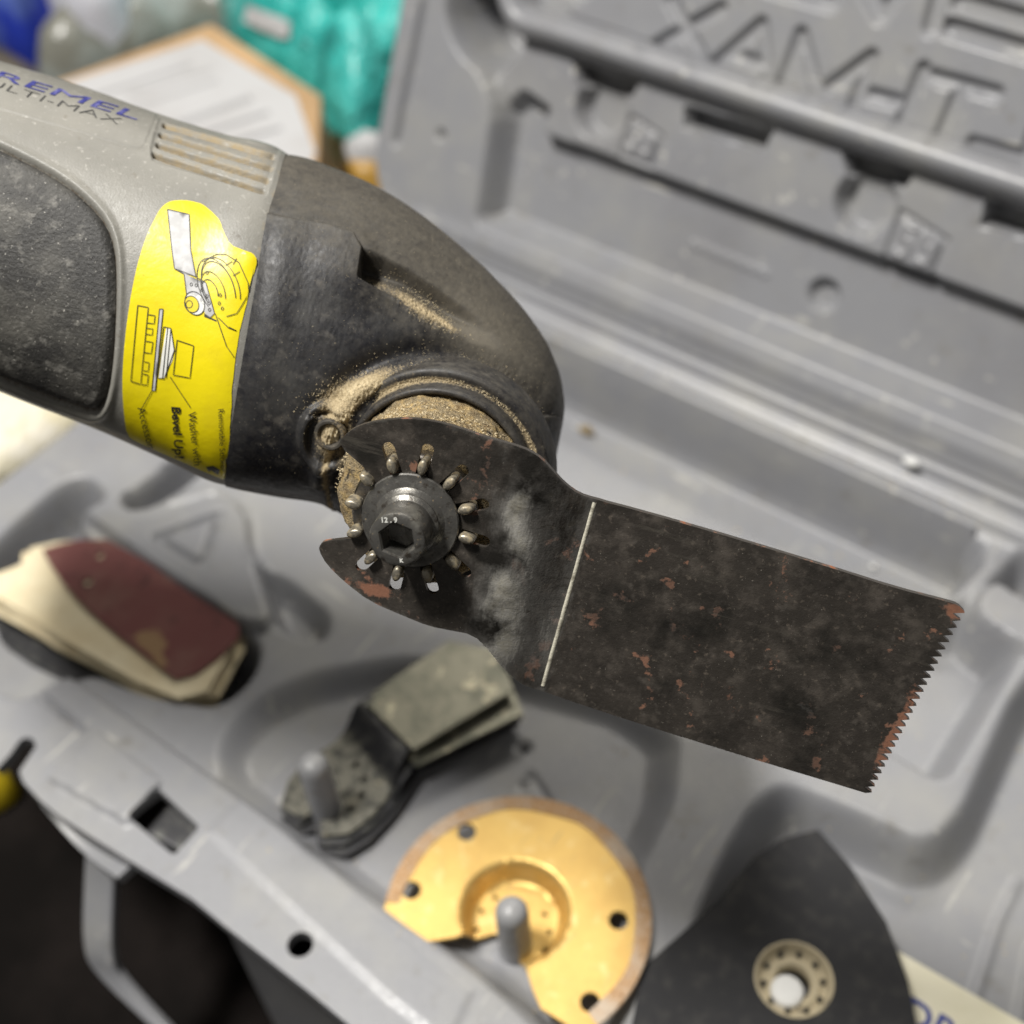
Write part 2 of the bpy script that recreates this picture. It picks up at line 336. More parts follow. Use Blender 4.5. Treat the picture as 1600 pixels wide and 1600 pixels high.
def heightmesh(name, XY, Hh, shape, keep, to3, thick, nrm, mat, parent, border, seg=.1):
    """heightfield inside a border, edge vertices snapped to the border lines, with a skirt"""
    XY = XY.copy(); F = gridfaces(*shape); inside = keep(XY) < 0
    fk = inside[F].any(1); F = F[fk]
    used = np.unique(F); out = used[~inside[used]]
    # snap outside vertices to nearest border point
    for poly in border:
        poly = np.asarray(poly); n = len(poly)
    Q = XY[out]; best = np.full(len(Q), 1e9); bp = Q.copy()
    for poly in border:
        n = len(poly)
        for i in range(n):
            a = poly[i]; e = poly[(i + 1) % n] - a; t = np.clip(((Q - a) @ e) / max(e @ e, 1e-12), 0, 1); q = a + t[:, None] * e; d = np.hypot(*(Q - q).T)
            k = d < best; best[k] = d[k]; bp[k] = q[k]
    XY[out] = bp
    idx = -np.ones(len(XY), int); idx[used] = np.arange(len(used)); F = idx[F]
    V = to3(XY[used], Hh[used]); n = len(V)
    es = {}
    for t in F:
        for a, b in zip(t, np.roll(t, -1)):
            if (b, a) in es: del es[(b, a)]
            else: es[(a, b)] = 1
    E_ = np.array(list(es)); bv = np.unique(E_); mp = -np.ones(n, int); mp[bv] = n + np.arange(len(bv))
    V2 = V[bv] - np.asarray(nrm) * thick
    F = np.concatenate([F, np.stack([E_[:, 1], E_[:, 0], mp[E_[:, 0]], mp[E_[:, 1]]], 1)])
    return mk(name, np.concatenate([V, V2]), F, mat, parent, sharp=50)
keep = lambda Q: np.maximum(sdf(Q, outl), np.maximum(-sdf(Q, hole_sq), -sdf(Q, hole_rd)))
base = heightmesh('base_tray', XY, H, gx.shape, keep, lambda q, h: np.column_stack([q, h]), .42, (0, 0, 1), m_case, case, [outl, hole_sq, hole_rd])
tag(base, 'grey lower half of the case with moulded pockets')
# tub walls under the flange
def prismw(name, poly, z0, z1, mat, parent=None, top=True, bot=False, smooth=False, **k):
    n = len(poly); V = [(x, y, z0) for x, y in poly] + [(x, y, z1) for x, y in poly]
    F = [(i, (i + 1) % n, (i + 1) % n + n, i + n) for i in range(n)]
    if top: F.append(tuple(range(n, 2 * n)))
    if bot: F.append(tuple(range(n))[::-1])
    return mk(name, V, F, mat, parent, smooth=smooth, **k)
w = prismw('outer_wall', [(-20.5, .4), (-14, .2), (-11, -.9), (-7.4, -1.4), (-6.9, -4.2), (15, -4.5), (15.2, 18.8), (-22, 18.8), (-22, 1)], -10.9, -1.75, m_case, case, top=False)
# latch block seen through the square hole
a, b = G(205, 1300, -1.4), G(300, 1290, -1.4)
V, F = box(G(238, 1330, -1.9), (1.5, .2, 0), (-.1, 1.1, 0), (0, 0, 1.1)); o = bevel(mk('latch', V, F, m_dark, case, smooth=False), .15)
# carrying handle folded below the front flange
def ribbon(name, pts, wv, th, mat, parent, **k):
    pts = smoothline(pts, 2); n = len(pts); T = np.gradient(pts, axis=0); T /= np.linalg.norm(T, axis=1)[:, None]; wv = np.asarray(wv, float)
    Nn = np.cross(T, wv / np.linalg.norm(wv)); Nn /= np.linalg.norm(Nn, axis=1)[:, None]
    c = [pts - wv / 2 - Nn * th / 2, pts + wv / 2 - Nn * th / 2, pts + wv / 2 + Nn * th / 2, pts - wv / 2 + Nn * th / 2]
    V = np.stack(c, 1).reshape(-1, 3); F = gridfaces(n, 4, True).tolist() + [[3, 2, 1, 0], [4 * n - 4, 4 * n - 3, 4 * n - 2, 4 * n - 1]]
    return mk(name, V, F, mat, parent, smooth=True, sharp=40)
hz = [G(165, 1290, -.4), G(160, 1360, -2.2), G(155, 1480, -4.2), G(170, 1520, -5.2), G(260, 1610, -6.0), G(420, 1760, -6.4)]
o = bevel(ribbon('handle', hz, (.95, .25, 0), .35, m_case, case), .08)
o = ribbon('handle_brace', [G(75, 1245, -.5), G(100, 1275, -1.0), G(150, 1330, -1.2), G(200, 1365, -.9)], (.1, .5, .1), .3, m_case, case)
o = ribbon('lower_rail', [np.array([*G(x, y, 0)[:2], -.95]) + (0, .22, 0) for x, y in ((345, 1442), (480, 1547), (610, 1655), (760, 1780))], (.0, .12, -1.1), .22, m_case, case)
Vg, Fg = [], []
def grain(p, s):
    t = rng.normal(size=(3, 3)); t, _ = np.linalg.qr(t); a, b_, c = t * np.array([s * rng.uniform(.8, 2.2), s, s * .6])[:, None]; b0 = len(Vg)
    Vg.extend([p + a, p - a, p + b_, p - b_, p + c, p - c]); Fg.extend([tuple(b0 + i for i in f) for f in ((0, 2, 4), (2, 1, 4), (1, 3, 4), (3, 0, 4), (2, 0, 5), (1, 2, 5), (3, 1, 5), (0, 3, 5))])
hh_ = H.reshape(gx.shape)
for k in range(900):
    x, y = (rng.uniform(-22, 13), rng.uniform(-3.5, 19.2)) if k % 3 else (rng.uniform(-12, 5), rng.uniform(15.8, 19.3))
    j = int((x + 23.4) / step); i = int((y + 6.2) / step); z = hh_[i, j]
    if sdf([(x, y)], outl)[0] < -.3: grain(np.array([x, y, z + .01]), rng.uniform(.012, .04) * (1.6 if rng.random() < .06 else 1))
o = mk('sawdust_specks', Vg, Fg, m_grain, case, smooth=False); o['kind'] = 'stuff'
# pegs that carry the accessories
FZ = lambda p: (np.asarray(p, float), np.array([1., 0, 0]), np.array([0, 1., 0]), ZV)
def peg(px, py, zb, h, r):
    V, F = lathe([(r * 1.12, 0), (r * 1.05, .3), (r, h - r), (r * .96, h - r * .6), (r * .8, h - r * .28), (r * .5, h - r * .08), (.001, h)], FZ(G(px, py, zb)), 28)
    return mk('peg', V, F, m_case, case)
peg(516, 1282, -1.0, 3.2, .40); peg(806, 1482, -1.0, 2.45, .41)

# ---- lid
AL = math.radians(62); LO = np.array([0, 19.8, .2]); LV = np.array([0, math.cos(AL), math.sin(AL)]); LN = np.array([0, -math.sin(AL), math.cos(AL)]); LU = np.array([1., 0, 0])
def L(px, py, w=0.0):
    p = hit(px, py, LO + w * LN, LN) - LO; return np.array([p[0], p @ LV])
def LP(pts, w=0.0): return np.array([L(x, y, w) for x, y in pts])
def L3(q, h): return LO + np.outer(q[:, 0], LU) + np.outer(q[:, 1], LV) + np.outer(h, LN)
st = .07
gu, gv = np.meshgrid(np.arange(-22.2, 15.4, st), np.arange(-.4, 17.6, st)); UV = np.stack([gu.ravel(), gv.ravel()], 1); Hl = np.zeros(len(UV))
def lcarve(poly, wt, wd, sm=2, edge=.15):
    global Hl
    p = smoothpoly(poly, sm, 1.0) if sm else np.asarray(poly); t = ss(-sdf(UV, p) / wd + edge); Hl = Hl * (1 - t) + wt * t
def lstroke(pts, dw, r, flat=.35, sm=0):
    global Hl
    d = sdf(UV, smoothline(pts, sm) if sm else pts, False); Hl = Hl + dw * (1 - ss((d / r - flat) / (1 - flat)))
# big interior recess (one step down from the flange)
lcarve([(-16.6, 1.15), (15, 1.15), (15, 17.5), (-19.4, 17.5), (-19.4, 8.6), (-18.9, 6.9), (-17.6, 6.2), (-17.0, 5.2)], -1.25, .8, 1)
# left pocket
lcarve(LP([(693, -60), (697, 40), (722, 92), (760, 112), (784, 95), (792, 40), (775, -60)]), -3.0, .8)
# shoulder block between pocket and shelf
lcarve(LP([(748, 118), (790, 92), (820, 70), (880, 95), (868, 135), (832, 128), (782, 180), (770, 160)]), -.55, .5, 1)
# shelf
shelf = [(-15.0, 5.05), (15, 5.05), (15, 8.5), (-16.2, 8.5), (-16.2, 6.6), (-15.0, 6.0)]
lcarve(shelf, -.55, .30, 0, .5)
lcarve([(-17.3, 6.5), (-16.7, 7.6), (-16.9, 8.6), (-13.6, 8.6), (-13.6, 5.05), (-14.9, 5.05), (-15.0, 5.9), (-16.2, 6.2)], -.55, .30, 0, .5)
for q in ((938, 172), (1352, 318)):
    c = L(*q, -.6); d = np.hypot(*(UV - c).T); Hl -= .80 * ss((1.10 - d) / .36)
for q in ([(898, 100), (998, 128), (985, 150), (960, 146), (905, 130)], [(1072, 168), (1205, 205), (1192, 232), (1072, 196)], [(1320, 238), (1425, 268), (1412, 292), (1325, 272)], [(1545, 315), (1700, 360), (1700, 395), (1535, 350)]):
    t = ss(-sdf(UV, LP(q, -.6)) / .18 + .5); Hl = Hl * (1 - t) + np.minimum(Hl, -1.7) * t
# number marks on the shelf
for cx, cy, k in ((1003, 222, .9), (1432, 385, 1.12)):
    c = L(cx, cy, -.55); s_ = .78 * k
    sq = np.array([(-1, -1), (.95, -1), (1, .55), (-1, 1)]) * s_ * .95 + c
    lstroke(np.concatenate([sq, sq[:1]]), -.14, .15, .2)
    for dx, pts in ((-.42, [(.25, .5), (-.2, .5), (-.25, .15), (.2, .1), (.25, -.3), (-.05, -.5), (-.3, -.35)]), (.42, [(.22, .1), (-.2, .12), (-.22, .5), (.2, .5), (.25, 0), (.1, -.5), (-.25, -.4)])):
        lstroke([(c[0] + (dx + x * .9) * s_, c[1] + y * s_ * 1.1) for x, y in pts], .09, .12, .2, 1)
# bar between the shelf and the name panel
lcarve([(-15.4, 9.0), (15, 8.9), (15, 17.5), (-15.6, 17.5)], -.85, .35, 1, .4)
barp = LP([(778, -140), (783, -60), (790, 0), (806, 34), (850, 54), (950, 84), (1100, 129), (1350, 207), (1600, 286), (1800, 348)], 0)
barp[4:, 1] = 8.55
d = sdf(UV, smoothline(barp, 2), False); Hl = np.where(d < .52, np.maximum(Hl, -.62 + .86 * np.sqrt(np.clip(1 - (d / .52) ** 2, 0, 1))), Hl)
lcarve([(-15.6, 10.2), (-15.7, 17.5), (-14.2, 17.5), (-14.3, 11), (-14.6, 9.8), (-15.2, 9.5)], -1.7, .5, 1)
# mirrored moulded lettering
Wd = -.85; Dt = np.full(len(UV), 9.0)
for pts in ([(1126, 13), (1021, 73)], [(1046, -2), (1103, 101)], [(1189, 37), (1117, 99)], [(1189, 37), (1199, 127)], [(1143, 86), (1195, 101)],
            [(1251, 53), (1221, 132)], [(1251, 53), (1277, 147)], [(1361, 88), (1277, 149)], [(1361, 88), (1332, 168)], [(1360, 148), (1399, 158)],
            [(1442, 108), (1407, 192)], [(1457, 119), (1556, 146)], [(1503, 133), (1469, 212)], [(1520, 224), (1602, 247), (1634, 165)], [(1650, 262), (1640, 290)]):
    Dt = np.minimum(Dt, sdf(UV, LP(pts, Wd), False))
Hl = Hl - .26 * (1 - ss((Dt - .10) / .20)); Dt[:] = 9
for pts in ([(1484, 44), (1620, 84), (1660, 0)], [(1500, 3), (1625, 38)], [(1478, -50), (1455, 42)], [(1440, -60), (1376, 22)], [(1330, -60), (1376, 22)], [(1330, -60), (1300, 3)], [(1180, -30), (1300, 3)]):
    Dt = np.minimum(Dt, sdf(UV, LP(pts, Wd), False))
Hl = Hl - .30 * (1 - ss((Dt - .15) / .22))
# long lettering strip and dimple on the lower panel
for k in range(14):
    c = L(1083 + k * 8.8, 381 + k * 3.6, -1.25); lstroke([c + (-.05, -.13), c + (.05, .13)], .05, .10, .2); lstroke([c + (-.07, .1 * (-1) ** k), c + (.1, -.02)], .05, .09, .2)
c = L(1287, 461, -1.25); d = np.hypot(*(UV - c).T); Hl -= .40 * ss((.62 - d) / .24)
c = L(688, 211, 0); Hl -= .5 * np.exp(-(np.hypot(*(UV - c).T) / .13) ** 2)
# outer flange groove and bead
lstroke(LP([(667, -200), (664, 0), (640, 120), (619, 222)]), -.30, .24, .2)
Hl += .10 * np.exp(-((UV[:, 1] - .55) / .3) ** 2) - .0 * UV[:, 0]
Hl += .02 * vnoise(UV, .12, 9)
ra = np.linspace(math.pi, 1.5 * math.pi, 12)
lout = np.array([(-21.75, 17.4)] + [(-21.75 + 2.9 + 2.9 * math.cos(t), 2.75 + 2.9 * math.sin(t)) for t in ra] + [(15.2, -.15), (15.2, 17.4)])
lout[0, 0] = -22.0
lid = heightmesh('lid', UV, Hl, gu.shape, lambda q: sdf(q, lout), L3, 1.6, LN, m_case, case, [lout])
tag(lid, 'grey lid inside with moulded mirrored lettering')
V, F = lathe([(.28, -22), (.28, 14)], (np.array([0, 19.62, -.25]), np.array([0, 1., 0]), ZV, np.array([1., 0, 0])), 16); mk('hinge_pin', V, F, m_case, case)

# ================================================================== THE POWER TOOL
nC = np.array([-.17, -.35, .92]); nC /= np.linalg.norm(nC); nW = R @ nC
TO = P(643, 810, 0)
def Tp(px, py, w=0.0): return hit(px, py, TO + w * nW, nW)
e1 = Tp(1505, 952) - Tp(905, 780); e1 /= np.linalg.norm(e1); e2 = np.cross(nW, e1)
TF = (TO, e1, e2, nW)
def T2(px, py, w=0.0): q = Tp(px, py, w) - TO; return np.array([q @ e1, q @ e2])
def T3(q, w): q = np.asarray(q); w = np.broadcast_to(w, len(q)); return TO + np.outer(q[:, 0], e1) + np.outer(q[:, 1], e2) + np.outer(w, nW)
tool = empty('oscillating_multi_tool', TO, Matrix(np.stack([e1, e2, nW], 1).tolist()))
tag(tool, 'dusty grey and black power tool with a rusty saw blade, above the open case', 'power tool')

def loft(rings, nu, nv, dzc, ex=2.25):
    """rings: (Tx,Ty,Bx,By, bulge, front_shift_x, front_shift_y, dz)"""
    A = np.array(rings, float); n = len(A); s = np.concatenate([[0], np.cumsum(np.hypot(*(np.diff(A[:, :2], axis=0) + np.diff(A[:, 2:4], axis=0)).T))])
    u = np.linspace(0, s[-1], nu); B = np.zeros((nu, A.shape[1]))
    # catmull-rom style cubic through the control rings
    for c in range(A.shape[1]):
        m_ = np.gradient(A[:, c], s); k = np.clip(np.searchsorted(s, u, side='right') - 1, 0, n - 2); h = s[k + 1] - s[k]; t = (u - s[k]) / h
        B[:, c] = (2 * t**3 - 3 * t**2 + 1) * A[k, c] + (t**3 - 2 * t**2 + t) * h * m_[k] + (-2 * t**3 + 3 * t**2) * A[k + 1, c] + (t**3 - t**2) * h * m_[k + 1]
    th = np.linspace(0, 2 * math.pi, nv, endpoint=False)
    c_, s_ = np.cos(th), np.sin(th); cc = np.sign(c_) * np.abs(c_) ** (2 / ex); sc = np.sign(s_) * np.abs(s_) ** (2 / ex); out = []
    for r in B:
        dz = dzc + r[7]; Tt = P(r[0], r[1], dz); Bb = P(r[2], r[3], dz); C = (Tt + Bb) / 2
        mx, my = (r[0] + r[2]) / 2 + r[5], (r[1] + r[3]) / 2 + r[6]; Fp = P(mx, my, dz + r[4])
        out.append(C + np.outer(cc, (Tt - Bb) / 2) + np.outer(sc, Fp - C))
    return np.array(out)
def normals(V, F):
    n = np.zeros_like(V); a = V[F]; fn = np.cross(a[:, 2] - a[:, 0], a[:, 3] - a[:, 1])
    for k in range(4): np.add.at(n, F[:, k], fn)
    return n / np.maximum(np.linalg.norm(n, axis=1), 1e-9)[:, None]
# ---- grey body
body_r = [(-520, -52, -620, 405, 2.7, -14, 12, 0), (-260, 22, -350, 492, 2.75, -14, 12, 0), (0, 96, -88, 572, 2.8, -14, 12, 0), (125, 134, 40, 622, 2.8, -14, 12, 0), (250, 179, 165, 671, 2.82, -14, 12, 0), (350, 210, 262, 714, 2.84, -14, 12, 0), (440, 235, 349, 752, 2.85, -14, 12, 0), (449, 241, 359, 754, 2.82, -14, 12, 0)]
NU, NV = 430, 620
Bv = loft(body_r, NU, NV, -4.3).reshape(-1, 3); Bf = gridfaces(NU, NV, True); bn = normals(Bv, Bf); sgn = np.sign(np.median(np.einsum('ij,ij->i', bn, Bv - Bv.reshape(NU, NV, 3).mean(1).repeat(NV, 0)))); bn *= sgn
if sgn < 0: Bf = Bf[:, ::-1]
front = np.einsum('ij,ij->i', bn, CAM - Bv) > 0; pp = project(Bv)
disp = np.zeros(len(Bv)); dust = np.zeros(len(Bv)); dirt = np.zeros(len(Bv))
grip_px = np.array([(-330, 120), (-120, 178), (-20, 222), (40, 250), (100, 284), (140, 318), (165, 348), (178, 385), (181, 430), (180, 490), (176, 560), (168, 615), (158, 640), (146, 646), (120, 638), (60, 618), (0, 592), (-120, 545), (-340, 460)], float)
grip_px = smoothpoly(grip_px, 1)
dg = sdf(pp, grip_px); disp -= .09 * (1 - ss(np.abs(dg + 2) / 6)) ; disp += .05 * np.exp(-((dg - 9) / 5) ** 2)
dirt += .5 * (1 - ss(np.abs(dg + 1) / 6))
slots = [((258, 194), (428, 243)), ((252, 209), (424, 262)), ((247, 225), (418, 281)), ((241, 241), (411, 299))]
for a, b in slots:
    d = sdf(pp, np.array([a, b], float), False); disp -= .13 * (1 - ss((d - 1.5) / 3.2)); dust += .24 * (1 - ss((d - 2) / 5)); dirt += .78 * (1 - ss(d / 4.2))
panel = np.array([(247, 178), (440, 232), (416, 306), (236, 252), (234, 232)], float); d = sdf(pp, panel); disp -= .03 * ss(-d / 4); dust += .12 * ss(-d / 10)
d = np.abs(sdf(pp, np.array([(246, 180), (229, 222), (224, 232), (205, 231), (120, 206), (-40, 160)], float), False)); disp -= .022 * (1 - ss(d / 2.5))
d = sdf(pp, np.array([(448, 241), (412, 390), (386, 560), (359, 754)], float), False); dirt += .35 * (1 - ss(d / 9)); dust += .18 * (1 - ss(d / 16)) * (pp[:, 1] < 400)
d = np.hypot(*(pp - (372, 372)).T); dirt += .33 * np.exp(-(d / 26) ** 2)
disp = np.where(front, disp, 0); dust = np.where(front, dust, 0); dirt = np.where(front, dirt, 0)
Bv2 = Bv + bn * disp[:, None]
F_ = Bf.tolist(); F_.append(list(range(NV))[::-1]); F_.append(list(range((NU - 1) * NV, NU * NV)))
body = mk('body_housing', Bv2, Bf, m_grey, tool, attrs={'dust': dust, 'dirt': dirt})
tag(body, 'scuffed light grey plastic body housing')
bvh_body = BVHTree.FromPolygons([tuple(v) for v in Bv], Bf.tolist())
def cast(pxs, bvh, eps):
    out = []
    for x, y in pxs:
        d = Vector(R @ cray(x, y)).normalized(); h = bvh.ray_cast(Vector(CAM), d)
        if h[0] is None:
            t = 26.3; h = bvh.find_nearest(Vector(CAM) + d * t)
        n = h[1] if h[1].dot(d) < 0 else -h[1]; out.append(np.array(h[0] + n * eps))
    return np.array(out)
def decal(name, outline, holes, stepx, eps, mat, parent, bvh=None, **k):
    v, f, b = tri2d(outline, holes, stepx); V = cast(v, bvh or bvh_body, eps); return mk(name, V, [tuple(t[::-1]) for t in f], mat, parent, **k)
def edecal(name, outline, stepx, e0, e1_, mat, parent, bvh=None, rim=3.0, **k):
    """raised patch: border at e0, plateau at e1_"""
    v, f, b = tri2d(outline, [], stepx); d = -sdf(v, outline); V0 = cast(v, bvh or bvh_body, 0); V1 = cast(v, bvh or bvh_body, 1.0); h = e0 + (e1_ - e0) * ss(d / rim)
    return mk(name, V0 + (V1 - V0) * h[:, None], [tuple(t[::-1]) for t in f], mat, parent, **k)
def dense(p, s):
    p = np.asarray(p, float); out = []
    for a, b in zip(p, np.roll(p, -1, 0)):
        n = max(1, int(np.hypot(*(b - a)) / s)); out += [a + (b - a) * i / n for i in range(n)]
    return np.array(out)
g2 = dense([(x, y) for x, y in (np.array(grip_px) + (np.array([60, 400]) - grip_px) * np.array([.012, .012]))], 6)
grip = edecal('grip_panel', g2, 7, -.06, .05, m_grip, tool, rim=7); tag(grip, 'dusty black rubber grip panel')
# ---- sticker
stk = [(277, 313), (262, 316), (250, 327), (242, 342), (232, 362), (219, 397), (207, 448), (198, 506), (193, 557), (191, 605), (194, 649), (199, 680), (212, 689), (245, 704), (285, 721), (325, 739), (357, 752), (358, 710), (361, 640), (363, 600), (368, 562), (373, 525), (386, 468), (396, 430), (402, 407), (395, 397), (380, 391), (360, 383), (349, 362), (344, 346), (335, 335), (318, 320), (298, 314)]
stk = np.array(stk, float); stk_d = dense(smoothpoly(stk, 1), 5); stk_d[:, 0] += np.where(stk_d[:, 0] > 310, vnoise(stk_d, .12, 4) * 1.5, 0)
v, f, b = tri2d(stk_d, [], 6)
cr = np.maximum(.42 - np.abs(sdf(v, np.array([(225, 360), (262, 374), (300, 392), (345, 390), (385, 398)], float), False)) / 14, 0) + .3 * np.exp(-(np.hypot(*(v - (396, 405)).T) / 12) ** 2)
cr += np.maximum(.2 - np.abs(sdf(v, stk_d)) / 14, 0)
V = cast(v, bvh_body, .012); bumpv = cast(v, bvh_body, 1.0) - cast(v, bvh_body, 0); lift = .03 * np.exp(-(np.hypot(*(v - (396, 404)).T) / 14) ** 2) + .008 * np.exp(-(sdf(v, np.array([(225, 360), (300, 390), (385, 396)], float), False) / 4) ** 2)
sticker = mk('warning_sticker', V + bumpv * lift[:, None], [tuple(t[::-1]) for t in f], m_yel, tool, attrs={'crease': cr}); tag(sticker, 'torn yellow sticker with blade fitting diagram')
bvh_st = BVHTree.FromPolygons([tuple(x) for x in V], [tuple(t) for t in f])
def z2(x, y): return (150 + x / 3.1375, 270 + y / 3.1375)
def strokes(name, lines, wpx, mat, parent, bvh, eps, close=False):
    Vs, Fs = [], []
    for ln in lines:
        ln = np.array(ln, float); pts = []
        for a, b in zip(ln[:-1], ln[1:]):
            n = max(1, int(np.hypot(*(b - a)) / 5)); pts += [a + (b - a) * i / n for i in range(n)]
        pts.append(ln[-1]); pts = np.array(pts); t = np.gradient(pts, axis=0); t /= np.maximum(np.hypot(*t.T), 1e-6)[:, None]; nn = np.stack([-t[:, 1], t[:, 0]], 1) * wpx / 2
        q = np.stack([pts - nn, pts + nn], 1).reshape(-1, 2); b0 = len(Vs); Vs += list(q); Fs += [(b0 + 2 * i, b0 + 2 * i + 1, b0 + 2 * i + 3, b0 + 2 * i + 2) for i in range(len(pts) - 1)]
    return mk(name, cast(Vs, bvh, eps), Fs, mat, parent)
Z = lambda L_: [z2(*p) for p in L_]
def arc(cx, cy, rx, ry, a0, a1, rot=0, n=20):
    t = np.radians(np.linspace(a0, a1, n)); x = rx * np.cos(t); y = ry * np.sin(t); r = math.radians(rot)
    return [(cx + x_ * math.cos(r) - y_ * math.sin(r), cy + x_ * math.sin(r) + y_ * math.cos(r)) for x_, y_ in zip(x, y)]
def fill(name, pts, mat, eps=.02): return decal(name, dense(Z(pts), 8), [], 8, eps - .012, mat, sticker, bvh=bvh_st)
fill('printed_blade', [(350, 180), (457, 205), (465, 380), (490, 510), (430, 495), (385, 470), (372, 380)], m_sil)
fill('printed_hub', [(432, 495), (540, 540), (580, 690), (560, 710), (535, 690), (520, 640), (480, 600), (445, 590)], m_sil)
fill('printed_washer', arc(485, 640, 46, 60, 0, 345, -25, 22), m_white)
fill('printed_bolt', arc(470, 645, 34, 42, 0, 345, -25, 22), m_ylt, .024)
fill('printed_section', [(345, 760), (368, 765), (385, 870), (375, 920), (335, 1005), (308, 1005), (325, 880)], m_white)
fill('printed_shaft', [(312, 668), (330, 668), (292, 1068), (275, 1068)], m_sil)
lines = [[(350, 180), (457, 205), (465, 380), (490, 510)], [(350, 180), (372, 380), (385, 470), (432, 497), (445, 600)], [(385, 470), (490, 510), (540, 540), (582, 690), (560, 712), (530, 690)], arc(485, 640, 46, 60, 0, 360, -25), arc(470, 645, 34, 42, 0, 360, -25), arc(458, 645, 16, 18, 0, 360),
         arc(590, 560, 82, 150, 150, 395, -22, 40), arc(600, 560, 72, 132, 160, 390, -22, 40), arc(612, 556, 84, 148, 200, 400, -22, 30), arc(575, 575, 52, 96, 150, 400, -22, 30), arc(560, 580, 34, 60, 150, 400, -22, 24),
         [(520, 435), (590, 400), (640, 402), (700, 440), (745, 540), (750, 600)], [(745, 600), (690, 690), (640, 705)], [(635, 455), (668, 435)], [(672, 505), (705, 485)], [(690, 420), (672, 450)],
         [(585, 690), (640, 850), (685, 915)], [(600, 710), (650, 760), (708, 782)],
         [(205, 650), (257, 660), (220, 1035), (172, 1020), (205, 650)], [(257, 695), (290, 700), (286, 740), (250, 735)], [(250, 762), (280, 765), (276, 795), (245, 790)], [(245, 825), (280, 830), (272, 885), (238, 880)], [(238, 925), (262, 930), (257, 972), (232, 968)], [(232, 985), (258, 990), (252, 1040), (224, 1035)],
         [(312, 668), (330, 668), (292, 1068), (275, 1068), (312, 668)], [(332, 755), (368, 762), (385, 870), (335, 1010), (305, 1005), (332, 755)], [(368, 765), (345, 1005)], [(352, 760), (328, 1005)], [(398, 820), (480, 848), (462, 1005), (380, 990), (398, 820)],
         [(275, 1068), (225, 1155)], [(365, 1000), (465, 1150)], [(700, 200 + 700), (690, 1060)]]
strokes('diagram_lines', [Z(l) for l in lines[:-1]], 1.2, m_ink, sticker, bvh_st, .016)
for c in ((468, 548), (492, 552), (520, 575), (545, 605), (555, 640), (558, 672)): pass
strokes('diagram_dots', [Z(arc(cx, cy, 6, 8, 0, 360, 0, 9)) for cx, cy in ((468, 548), (492, 552), (520, 575), (545, 605), (555, 640), (558, 672), (605, 640), (620, 665), (545, 490), (610, 600))], 1.0, m_ink, sticker, bvh_st, .016)['kind'] = 'stuff'
def print_text(name, s, p0, p1, up, mat, parent, bvh, eps, bold=0., shear=0.):
    V, F = text2d(s, 1.0, bold, shear); x0, x1 = V[:, 0].min(), V[:, 0].max(); p0 = np.array(p0, float); p1 = np.array(p1, float); up = np.array(up, float)
    q = p0 + np.outer((V[:, 0] - x0) / (x1 - x0), p1 - p0) + np.outer(V[:, 1] / .7, up)
    return mk(name, cast(q, bvh, eps), F, mat, parent)
print_text('sticker_text', 'Bevel Up!', z2(372, 1145), z2(392, 1400), (13.5, -1), m_ink, sticker, bvh_st, .018, bold=.025, shear=.15)
print_text('sticker_text', 'Washer with', z2(452, 1172), z2(484, 1432), (12.5, -1), m_ink, sticker, bvh_st, .018)
print_text('sticker_text', 'Accessory', z2(205, 1150), z2(262, 1370), (12, -2), m_ink, sticker, bvh_st, .018)
print_text('sticker_text', 'Removable Sticker', z2(600, 1158), z2(612, 1462), (8.5, -.5), m_ink, sticker, bvh_st, .018)
fill('printed_leaf', [(540, 1440), (575, 1435), (640, 1472), (600, 1480), (565, 1485)], m_ink)
# ---- logo along the top of the body
print_text('logo', 'DREMEL', (-72, 103), (213, 188), (15, -9), m_blue, body, bvh_body, .012, bold=.0)
print_text('model_name', 'MULTI-MAX', (-62, 121), (184, 195), (9, -9), m_gtext, body, bvh_body, .012, bold=-.02)

# ---- black gear head
head_r = [(447, 242, 356, 756, 2.88, -14, 12, 0), (456, 243, 364, 758, 2.92, -14, 12, 0), (522, 263, 435, 772, 2.92, -14, 12, 0), (590, 293, 503, 784, 2.85, -10, 10, 0), (655, 334, 552, 810, 2.75, -5, 8, 0), (722, 388, 600, 840, 2.6, 0, 5, 0), (780, 443, 655, 868, 2.5, 0, 0, 0), (830, 500, 712, 880, 2.35, 0, 0, 0), (862, 553, 765, 872, 2.1, 0, 0, 0), (879, 607, 810, 845, 1.75, 0, 0, 0), (881, 650, 845, 795, 1.2, 0, 0, 0), (874, 688, 862, 740, .6, 0, 0, 0), (870, 708, 869, 716, .1, 0, 0, 0)]
NU, NV = 520, 620
Hv = loft(head_r, NU, NV, -4.3, 2.2).reshape(-1, 3); Hf = gridfaces(NU, NV, True); hn = normals(Hv, Hf); ctr = Hv.reshape(NU, NV, 3).mean(1).repeat(NV, 0); sgn = np.sign(np.median(np.einsum('ij,ij->i', hn, Hv - ctr))); hn *= sgn
if sgn < 0: Hf = Hf[:, ::-1]
front = np.einsum('ij,ij->i', hn, CAM - Hv) > 0; pp = project(Hv)
def z3(x, y): return (350 + x / 2.758, 220 + y / 2.758)
disp = np.zeros(len(Hv)); dust = np.zeros(len(Hv)); haze = np.zeros(len(Hv))
